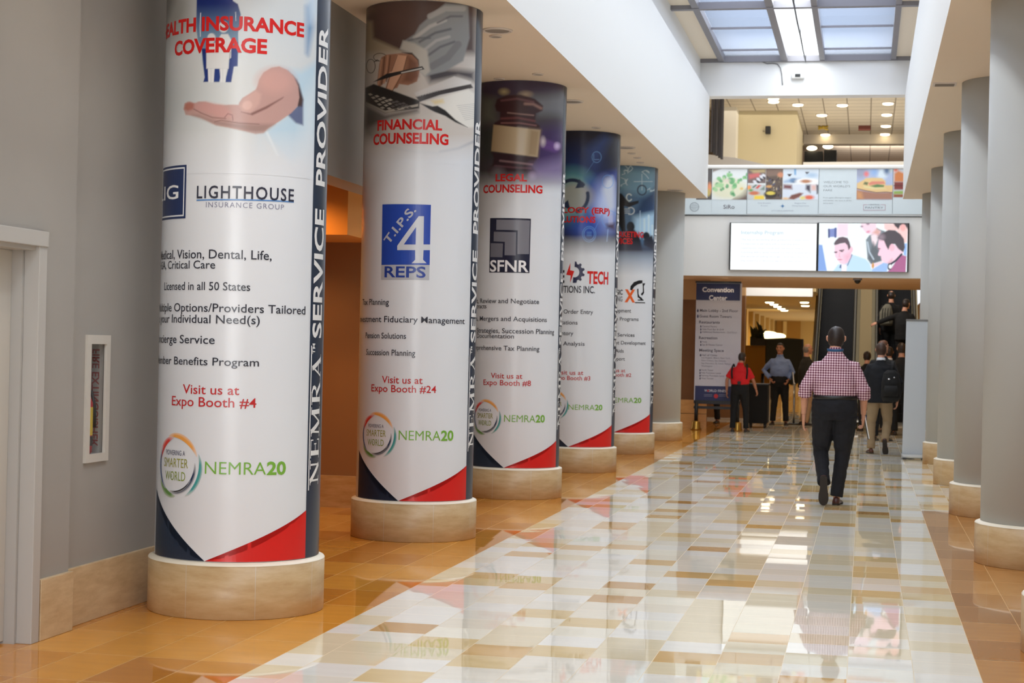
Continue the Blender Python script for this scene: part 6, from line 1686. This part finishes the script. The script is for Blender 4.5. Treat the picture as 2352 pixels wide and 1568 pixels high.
def person(label, loc, face, h, J=None, top='shirt', top_m=None, leg_m=None, hair_m=None, hair='short', skin=None, shoe_m=None, fat=1.0, fat_top=None,
           sleeve='long', tuck=True, voxel=.012, seed=0, head_yaw=0.0, head_pitch=0.0, curlL=.5, curlR=.5, detail=False, belt=None, collar=None, group=None):
    """one standing or walking figure; face is the heading (0 looks away down the hall)"""
    skin = skin or M_skin; shoe_m = shoe_m or M_shoe
    r = thing('person', label, 'person', loc, face, group)
    s = h/1.75
    D = dict(DEF); D.update(J or {})
    P = {k: Vector(v)*(1 if k[:3] in ('toe', 'upL', 'upR') else s) for k, v in D.items()}
    for q in ('L', 'R'): P['toe'+q].normalize(); P['up'+q].normalize()
    # spine helper: lean of the torso
    def sp(z):
        ks = ['pelvis', 'waist', 'chest', 'neck']
        zz = [P[k].z for k in ks]
        if z <= zz[0]: return Vector((P['pelvis'].x, P['pelvis'].y, z))
        for a, b in zip(ks[:-1], ks[1:]):
            if z <= P[b].z:
                t = (z-P[a].z)/(P[b].z-P[a].z); q = lerp(P[a], P[b], t); return Vector((q.x, q.y, z))
        return Vector((P['neck'].x, P['neck'].y, z))
    # ---- body: one continuous skin
    bm = bmesh.new()
    pz = P['pelvis'].z; nz = P['neck'].z; th = nz-pz
    W = lambda f, a, b: (sp(pz+th*f), a*s*(.9+.1*fat), b*s)
    loft(bm, [W(-.12, .13, .09), W(0, .155, .105), W(.22, .145*fat**.5, .10), W(.6, .165, .10), W(.76, .155, .085), W(.9, .085, .065), W(1.05, .055, .056)], 18)
    hd = P['head']; R = Matrix.Rotation(head_yaw, 3, 'Z') @ Matrix.Rotation(head_pitch, 3, 'X')
    def hp(x, y, z): return hd+(R @ Vector((x, y, z)))*s
    tube(bm, [P['neck']-Vector((0, 0, .06*s)), P['neck']+Vector((0, 0, .03*s)), hp(0, -.01, -.05)], [.062*s, .056*s, .054*s], 14)
    hb = bmesh.new(); bmesh.ops.create_uvsphere(hb, u_segments=24, v_segments=18, radius=1)
    for v in hb.verts:
        x, y, z = v.co
        rx, ry = .076, .096
        if z < 0:
            rx *= 1-.30*(-z)**1.4; ry *= 1-.16*(-z)**1.5
            if y < 0: ry *= 1-.32*(-z)
        bx = 1+.20*max(0, z)**2
        v.co = Vector((x*rx*bx, y*ry*bx+(.012 if z < -.3 and y > 0 else 0), z*.113))
    for v in hb.verts: v.co = hp(*v.co)
    mp = {}
    for v in hb.verts: mp[v.index] = bm.verts.new(v.co)
    for f in hb.faces: bm.faces.new([mp[v.index] for v in f.verts])
    hb.free()
    tube(bm, [hp(0, .088, .022), hp(0, .104, -.008), hp(0, .112, -.024), hp(0, .096, -.034)], [.009*s, .013*s, .016*s, .012*s], 8)
    tube(bm, [hp(-.03, .078, -.092), hp(.03, .078, -.092)], .02*s, 8)
    for q in (-1, 1):
        tube(bm, [hp(q*.074, -.004, .026), hp(q*.085, -.014, .018), hp(q*.085, -.012, -.012), hp(q*.074, .002, -.03)], [.009*s, .014*s, .012*s, .007*s], 8)
        tube(bm, [hp(q*.014, .085, .03), hp(q*.05, .074, .03)], .010*s, 6)
    for q in ('L', 'R'):
        a, b, c = P['sh'+q], P['el'+q], P['wr'+q]
        tube(bm, [lerp(P['chest']+Vector((0, 0, .05*s)), a, .5), a, lerp(a, b, .5), b, lerp(b, c, .4), c], [.05*s, .05*s, .046*s, .037*s, .039*s, .026*s], 12)
        a, b, c = P['hip'+q], P['kn'+q], P['an'+q]
        tube(bm, [lerp(P['pelvis'], a, .6), a, lerp(a, b, .5), b, lerp(b, c, .35), c, c-P['up'+q]*.05*s+P['toe'+q]*.02*s], [.085*s, .083*s, .066*s, .05*s, .05*s, .033*s, .034*s], 12)
    body = remesh('body', bm, skin, r, voxel*.8)
    # hands joined onto the same skin
    b2 = bmesh.new(); b2.from_mesh(body.data)
    for q, cu in (('L', curlL), ('R', curlR)):
        d = P['wr'+q]-P['el'+q]; inward = Vector((1 if q == 'L' else -1, .15, 0))
        hand(b2, P['wr'+q]+d.normalized()*.015*s, d, inward, s*1.03, cu, -1 if q == 'L' else 1)
    for f in b2.faces: f.smooth = True
    b2.to_mesh(body.data); b2.free()
    # ---- face details
    if detail:
        bm = bmesh.new()
        for q in (-1, 1): ball(bm, hp(q*.031, .083, .012), (.012*s, .008*s, .007*s), 10)
        obj('eyes', bm, M_eye, body, True)
        bm = bmesh.new()
        for q in (-1, 1): tube(bm, [hp(q*.016, .096, .032), hp(q*.034, .094, .037), hp(q*.05, .08, .031)], .005*s, 6)
        obj('eyebrows', bm, hair_m or M_eye, body, True)
        bm = bmesh.new(); tube(bm, [hp(-.024, .088, -.058), hp(0, .097, -.056), hp(.024, .088, -.058)], [.003*s, .006*s, .003*s], 8); obj('mouth', bm, M_lip, body, True)
    # ---- hair
    if hair_m is not None:
        hb = bmesh.new(); bmesh.ops.create_uvsphere(hb, u_segments=36, v_segments=28, radius=1)
        kill = []
        for v in hb.verts:
            x, y, z = v.co
            low = -.74 if y < -.2 else (-.74+(y+.2)*2.3)
            if hair == 'short': keep = z > min(low, .60)
            elif hair == 'crown': keep = z > min(low, .6) and not ((x*x/.13+(y+.30)**2/.13) < 1 and z > .5)
            elif hair == 'fringe': keep = min(low, .5) < z < .45 and y < .35
            elif hair == 'long': keep = z > (-1.0 if y < .2 else .35)
            else: keep = z > min(low, .45)
            rx, ry = .084, .104
            if z < 0: rx *= 1-.14*(-z)**1.2; ry *= (1-.24*(-z)) if y < 0 else 1
            if not keep: kill.append(v)
            nn = 1+.03*noise.noise(Vector((x*4+seed, y*4, z*4)))+.012*noise.noise(Vector((x*14+seed, y*14, z*14)))
            bx = 1+.20*max(0, z)**2
            v.co = Vector((x*rx*nn*bx, (y*ry*bx-.004)*nn, z*(.120 if z > 0 else .118)*nn))
        bmesh.ops.delete(hb, geom=kill, context='VERTS')
        for v in hb.verts: v.co = hp(*v.co)
        g = bmesh.ops.solidify(hb, geom=hb.faces[:], thickness=.006*s)
        obj('hair', hb, hair_m, r, True)
    # ---- trousers
    bm = bmesh.new()
    wz = pz+th*.2
    loft(bm, [(sp(pz-.10*s), .15*s*fat, .115*s*fat), (sp(pz-.02*s), .178*s*fat, .135*s*fat), (sp(pz+.06*s), .176*s*fat, .135*s*fat), (sp(wz), .165*s*fat, .125*s*fat)], 22)
    for q in ('L', 'R'):
        a, b, c = P['hip'+q], P['kn'+q], P['an'+q]
        dn = (c-b).normalized()
        tube(bm, [lerp(P['pelvis'], a, .8), a-Vector((0, 0, .05*s)), lerp(a, b, .4), lerp(a, b, .8), b, lerp(b, c, .3), lerp(b, c, .75), c+dn*.02*s], [.098*s*fat, .102*s*fat, .093*s*fat**.8, .078*s*fat**.6, .073*s, .068*s, .062*s, .064*s], 16)
    remesh('trousers', bm, leg_m, r, voxel, .006*s, seed+3)
    for q in ('L', 'R'):
        an = P['an'+q]; t = P['toe'+q]; u = P['up'+q]
        shoe('shoe', r, an-u*.10*s-t*.075*s, t, u, shoe_m, s)
        if u.z < .9:
            bm = bmesh.new(); tube(bm, [an+(P['kn'+q]-an)*.12, an, an-u*.04*s], [.04*s, .036*s, .034*s], 12); obj('sock', bm, mat('dark_sock', (22, 22, 26), 0.9), r, True)
    if belt:
        bm = bmesh.new(); c = sp(wz+.004)
        loft(bm, [(c-Vector((0, 0, .018*s)), .170*s*fat, .130*s*fat), (c+Vector((0, 0, .018*s)), .170*s*fat, .130*s*fat)], 26); obj('belt', bm, belt, r, True)
    # ---- top
    bm = bmesh.new()
    jk = 1.0 if top == 'shirt' else 1.07
    fat = fat_top or fat
    lo = wz-.012*s if tuck else pz-(.13 if top == 'jacket' else .03)*s
    secs = [(sp(lo), (.168 if tuck else .188)*s*fat*jk, (.128 if tuck else .14)*s*fat*jk)]
    if not tuck: secs.append((sp(pz+.05*s), .182*s*fat*jk, .137*s*fat*jk))
    secs += [(sp(wz+.05*s), .186*s*fat*jk, .142*s*fat*jk), (sp(wz+.16*s), .19*s*fat**.8*jk, .138*s*fat*jk), (sp(nz-.20*s), .192*s*jk, .128*s*jk), (sp(nz-.13*s), .168*s*jk, .116*s*jk), (sp(nz-.08*s), .128*s, .098*s), (sp(nz-.04*s), .090*s, .080*s), (sp(nz+.002*s), .066*s, .068*s)]
    loft(bm, secs, 24)
    for q in ('L', 'R'):
        a, b, c = P['sh'+q], P['el'+q], P['wr'+q]
        st = lerp(P['chest']+Vector((0, 0, .06*s)), a, .5)
        w0 = jk*fat**.4
        if sleeve == 'short': tube(bm, [st, a, lerp(a, b, .5), lerp(a, b, .78)], [.068*s*w0, .064*s*w0, .064*s*w0, .068*s*w0], 14)
        elif sleeve == 'rolled': tube(bm, [st, a, lerp(a, b, .5), b, lerp(b, c, .16)], [.07*s*w0, .066*s*w0, .066*s*w0, .062*s*w0, .06*s*w0], 14)
        else: tube(bm, [st, a, lerp(a, b, .5), b, lerp(b, c, .5), lerp(b, c, .97)], [.07*s*w0, .064*s*w0, .060*s*w0, .054*s*w0, .048*s*w0, .042*s*w0], 14)
    remesh('jacket' if top == 'jacket' else 'shirt', bm, top_m, r, voxel, (.007 if top == 'shirt' else .005)*s, seed)
    if sleeve == 'rolled':
        for q in ('L', 'R'):
            b, c = P['el'+q], P['wr'+q]
            bm = bmesh.new(); tube(bm, [lerp(b, c, .10), lerp(b, c, .13), lerp(b, c, .26), lerp(b, c, .28)], [.058*s, .066*s, .065*s, .056*s], 18); obj('rolled_cuff', bm, top_m, r, True)
    if collar:
        bm = bmesh.new(); n0 = P['neck']
        tube(bm, [n0-Vector((0, -.004*s, .02*s)), n0+Vector((0, .0, .018*s)), n0+Vector((0, .002, .034*s))], [.074*s, .068*s, .062*s], 20); obj('collar', bm, collar, r, True)
    r['joints'] = 0
    del r['joints']
    return r, P

def strap(parent, pts, w, m, name='strap'):
    bm = bmesh.new(); tube(bm, pts, [(w, .006)]*len(pts), 8, ref=(1, 0, 0)); return obj(name, bm, m, parent, True)

M_hdark = mat('hair_black', (40, 29, 25), 0.5, noise_amt=0.35, noise_scale=60); M_hbrown = mat('hair_brown', (62, 40, 28), 0.55); M_hgrey = mat('hair_grey', (140, 128, 118), 0.6)
M_navy = fabric('navy_trousers', (13, 15, 24)); M_blackc = fabric('black_trousers', (10, 10, 12))
M_khaki = fabric('khaki_trousers', (150, 128, 98)); M_khaki2 = fabric('tan_trousers', (176, 142, 110))
M_blazer = fabric('navy_blazer', (9, 12, 20)); M_blackj = fabric('black_jacket', (9, 9, 11)); M_olive = fabric('dark_olive_jacket', (38, 36, 30))
M_red = fabric('red_polo', (204, 20, 26)); M_blue = fabric('blue_shirt', (122, 142, 186)); M_whitec = mat('white_collar', (226, 230, 238), 0.8)
M_bag = fabric('black_bag', (14, 14, 15)); M_bagg = fabric('grey_bag', (112, 108, 94))

# ---------------- the man in the checked shirt, walking away
man, P = person('person in red and white checked shirt and dark trousers, walking away mid-hall', (-.285, 17.2, 0), 0.0, 1.782,
    dict(neck=(-.005, .0, 1.492), head=(.0, .025, 1.618), shL=(-.178, 0, 1.335), shR=(.178, 0, 1.335),
         elL=(-.285, -.06, 1.12), elR=(.275, -.02, 1.11), wrL=(-.295, .03, .875), wrR=(.275, .10, .885),
         hipL=(-.095, 0, .90), hipR=(.095, 0, .90), knL=(-.125, .09, .50), anL=(-.085, -.15, .235), toeL=(.01, .14, -1), upL=(0, 1, .16),
         knR=(.085, .05, .49), anR=(.035, .02, .10), toeR=(.1, 1, 0)),
    'shirt', M_plaid, M_navy, M_hdark, 'short', M_skin, mat('oxblood_leather', (66, 32, 28), 0.35), 1.26, sleeve='rolled', tuck=True, voxel=.008, seed=7, curlL=.35, curlR=.8, detail=True, belt=mat('black_belt', (16, 15, 15), .4), collar=M_plaid, fat_top=1.14)
s = 1.765/1.75
n0 = P['neck']
bm = bmesh.new()
tube(bm, [n0+Vector((.078*math.cos(a)*1.0, .076*math.sin(a), .016+.006*math.sin(a))) for a in np.linspace(math.pi*.95, math.pi*2.05, 18)], [(.013, .003)]*18, 8, ref=(0, 0, 1)); tube(bm, [n0+Vector((q*.075, .02, .015)) for q in (-1, -1.0)] , .004, 6)
obj('lanyard', bm, mat('lanyard_blue', (36, 84, 128), .6), man, True)
bm = bmesh.new(); c = n0+Vector((0, 0, 0))
pp = [(-.15, -.128, 1.36), (-.07, -.142, 1.352), (0, -.146, 1.35), (.07, -.142, 1.352), (.15, -.128, 1.36)]
# papers carried in the right hand
q = Vector((-.285, 17.2, 0))+P['wr'+'R']+Vector((.03, .04, -.13))
t = thing('folder', 'dark folder with white papers held low by the man in checked shirt', 'folder', q)
o = obj('cover', B((-.006, -.02, -.12, .004, .22, .11)), M_black, t); o.rotation_euler = (0, -.2, 0)
o = obj('papers', B((.004, -.025, -.115, .012, .21, .118)), mat('paper_white', (232, 232, 234), .8), t); o.rotation_euler = (0, -.2, 0)

# ---------------- man in navy blazer and khakis, walking away with a backpack on his right shoulder
bl, P = person('person in navy blazer and khaki trousers walking away, black backpack on one shoulder', (.235, 26.35, 0), 0.0, 1.68,
    dict(knL=(-.13, .06, .49), anL=(-.125, .04, .10), toeL=(-.2, 1, 0), knR=(.12, .10, .50), anR=(.085, -.10, .22), toeR=(.08, .55, -.8), upR=(0, .8, .55), elR=(.30, -.02, 1.12), wrR=(.27, .05, .86), elL=(-.25, .0, 1.12)),
    'jacket', M_blazer, M_khaki, M_hbrown, 'short', M_skin, M_shoeb, 1.05, None, 'long', False, .013, 3, 0, 0, .5, .6, False, None, M_whitec)
bp = thing('backpack', 'black backpack hanging on the right shoulder of the man in the blazer', 'backpack', (.235+.15, 26.35-.28, .80))
bm = bmesh.new(); loft(bm, [((.0, 0, 0), .11, .07), ((0, -.01, .06), .14, .10), ((0, -.01, .28), .14, .10), ((0, 0, .42), .11, .08), ((0, .01, .47), .06, .05)], 20); remesh('pack', bm, M_bag, bp, .012, .004, 5)
bm = bmesh.new(); loft(bm, [((0, -.10, .08), .10, .035), ((0, -.115, .16), .105, .04), ((0, -.10, .24), .09, .03)], 16); obj('front_pocket', bm, M_bag, bp, True)
bm = bmesh.new(); ball(bm, (-.03, -.125, .335), (.02, .01, .012), 10); ball(bm, (.045, -.12, .36), (.012, .008, .01), 10); obj('buckle', bm, mat('shiny_metal', (220, 220, 224), .2, metal=1), bp, True)
strap(bp, [(.0, .02, .44), (.02, .06, .54), (.02, .18, .60), (.02, .30, .5), (.03, .33, .3)], .022, M_bag)

# ---------------- the group at the foot of the escalators
blk, _ = person('person in black suit half hidden by the roll-up stand, dark shoes', (.665, 32.6, 0), 0.15, 1.73, dict(knL=(-.10, .07, .49)), 'jacket', M_blackj, M_blackc, M_hdark, 'short', M_skin, M_shoe, 1.05, None, 'long', False, .018, 11)
mid, _ = person('person with tousled brown hair just ahead of the blazer man', (.30, 30.3, 0), -.3, 1.75, None, 'jacket', M_blackj, M_blackc, mat('hair_chestnut', (98, 58, 34), .55), 'short', M_skin2, M_shoe, 1.0, None, 'long', False, .018, 12, -.5)
lig, _ = person('person with black hair and pale shirt collar in front of the escalator', (.45, 33.6, 0), 0.1, 1.66, None, 'jacket', fabric('charcoal_jacket', (26, 27, 32)), M_blackc, M_hdark, 'short', M_skin2, M_shoe, 1.0, None, 'long', False, .018, 13, 0, .25, collar=M_whitec)
wom, _ = person('person with long dark hair in black, beside the shoulder of checked shirt', (.04, 33.9, 0), 0.2, 1.56, None, 'jacket', M_blackj, M_blackc, M_hdark, 'long', M_skin, M_shoe, .95, None, 'long', False, .018, 14)

# ---------------- red shirt, blue shirt, balding man
redp, P = person('person in red polo shirt seen from behind, pushing the black hamper', (-2.27, 31.95, 0), -.05, 1.49,
    dict(head=(.03, .06, 1.62), elL=(-.285, -.03, 1.13), wrL=(-.29, .03, .90), elR=(.29, .04, 1.12), wrR=(.335, .16, .93), knL=(-.13, .03, .49), anL=(-.14, -.03, .10), anR=(.15, .02, .10), knR=(.13, .06, .49)),
    'shirt', M_red, M_blackc, M_hdark, 'short', M_skin2, M_shoe, 1.12, None, 'short', True, .013, 21, -.35, .12, .5, .8, True, mat('black_belt', (16, 15, 15), .4), M_red)
for q in (-1, 1):
    strap(redp, [Vector((q*.135, -.122, .99)), Vector((q*.145, -.122, 1.12)), Vector((q*.135, -.095, 1.215)), Vector((q*.12, -.02, 1.262)), Vector((q*.12, .07, 1.21))], .016, M_bag, 'harness_strap')
bm = bmesh.new(); box(bm, -.03, -.165, .885, .03, -.14, .945, 0, .008); obj('belt_radio', bm, M_black, redp)

blu, P = person('person in light blue shirt facing the camera with one hand on hip', (-1.72, 35.6, 0), math.pi, 1.69,
    dict(elR=(.34, -.06, 1.16), wrR=(.205, .07, .99), elL=(-.275, -.02, 1.13), wrL=(-.20, .10, .98), anL=(-.15, .0, .10), knL=(-.13, .02, .49), anR=(.13, .0, .10)),
    'shirt', M_blue, M_blackc, M_hdark, 'short', M_skin2, M_shoe, 1.1, None, 'long', True, .013, 31, -.25, 0, .8, .9, True, mat('black_belt', (16, 15, 15), .4), M_blue)
q = Vector((-1.72, 35.6, 0))
t = thing('portfolio', 'dark portfolio with white edge tucked under arm of the blue shirt man', 'folder', (-1.72+.285, 35.47, .93))
o = obj('cover', B((-.015, -.10, -.07, .0, .13, .17), bevel=.004), M_black, t); o.rotation_euler = (0, -.12, 0)
o = obj('papers', B((.002, -.10, -.065, .014, .13, .165)), mat('paper_white', (232, 232, 234), .8), t); o.rotation_euler = (0, -.12, 0)

bald, P = person('balding person in dark jacket and tan trousers, turned toward the right', (-1.185, 35.85, 0), -math.radians(68), 1.69,
    dict(elL=(-.25, -.05, 1.13), wrL=(-.22, .10, .92), elR=(.25, -.05, 1.13), wrR=(.22, .10, .92)),
    'jacket', M_olive, M_khaki2, M_hgrey, 'fringe', M_skin, M_shoe, 1.1, None, 'long', False, .014, 41, 0, 0, .6, .6, True, None, None)

hid, P = person('person behind the directory sign, only dark trousers and shoes showing', (-3.12, 35.5, 0), math.pi*.9, 1.72, dict(anL=(-.16, 0, .10), knL=(-.14, .02, .49), anR=(.16, 0, .10), knR=(.14, .02, .49)), 'jacket', M_blackj, M_navy, M_hdark, 'short', M_skin, M_shoe, 1.0, None, 'long', False, .018, 51)

# ---------------- two riders on the right-hand escalator
def step_z(y): return (math.floor((y-EY)/.36)+1)*.36*ES
y1 = 40.55
r1, P = person('balding person on the escalator with striped grey backpack', (.565, y1, step_z(y1)), 0.0, 1.74, dict(anL=(-.10, -.02, .10), anR=(.10, -.02, .10)), 'jacket', M_blackj, M_blackc, M_hdark, 'crown', M_skin, M_shoe, 1.05, None, 'long', False, .016, 61)
bp = thing('backpack', 'grey striped backpack on the upper escalator rider', 'backpack', ((.565-.11), y1-.25, step_z(y1)+.92))
bm = bmesh.new(); loft(bm, [((0, 0, 0), .13, .06), ((0, -.01, .05), .155, .09), ((0, -.01, .30), .15, .09), ((.02, 0, .44), .10, .07), ((.03, .01, .50), .05, .04)], 20); remesh('pack', bm, M_bagg, bp, .012, .003, 6)
for k in range(4):
    x = -.10+k*.06
    strap(bp, [(x, -.082, .05), (x+.005, -.112, .18), (x+.01, -.108, .30), (x+.02, -.082, .40)], .008, mat('stripe_dark', (40, 38, 34), .8), 'stripe')
strap(bp, [(.02, .0, .46), (.03, .06, .56), (.04, .16, .56)], .02, M_bag)
y2 = 39.85
r2, P = person('person in dark suit on the escalator reaching left for the handrail', (.855, y2, step_z(y2)), -.15, 1.74,
    dict(shL=(-.17, .02, 1.36), elL=(-.42, .10, 1.27), wrL=(-.64, .16, 1.19), neck=(.0, .02, 1.475), head=(.03, .05, 1.63)), 'jacket', M_blackj, M_blackc, M_hdark, 'short', M_skin, M_shoe, 1.05, None, 'long', False, .016, 71, -.4)
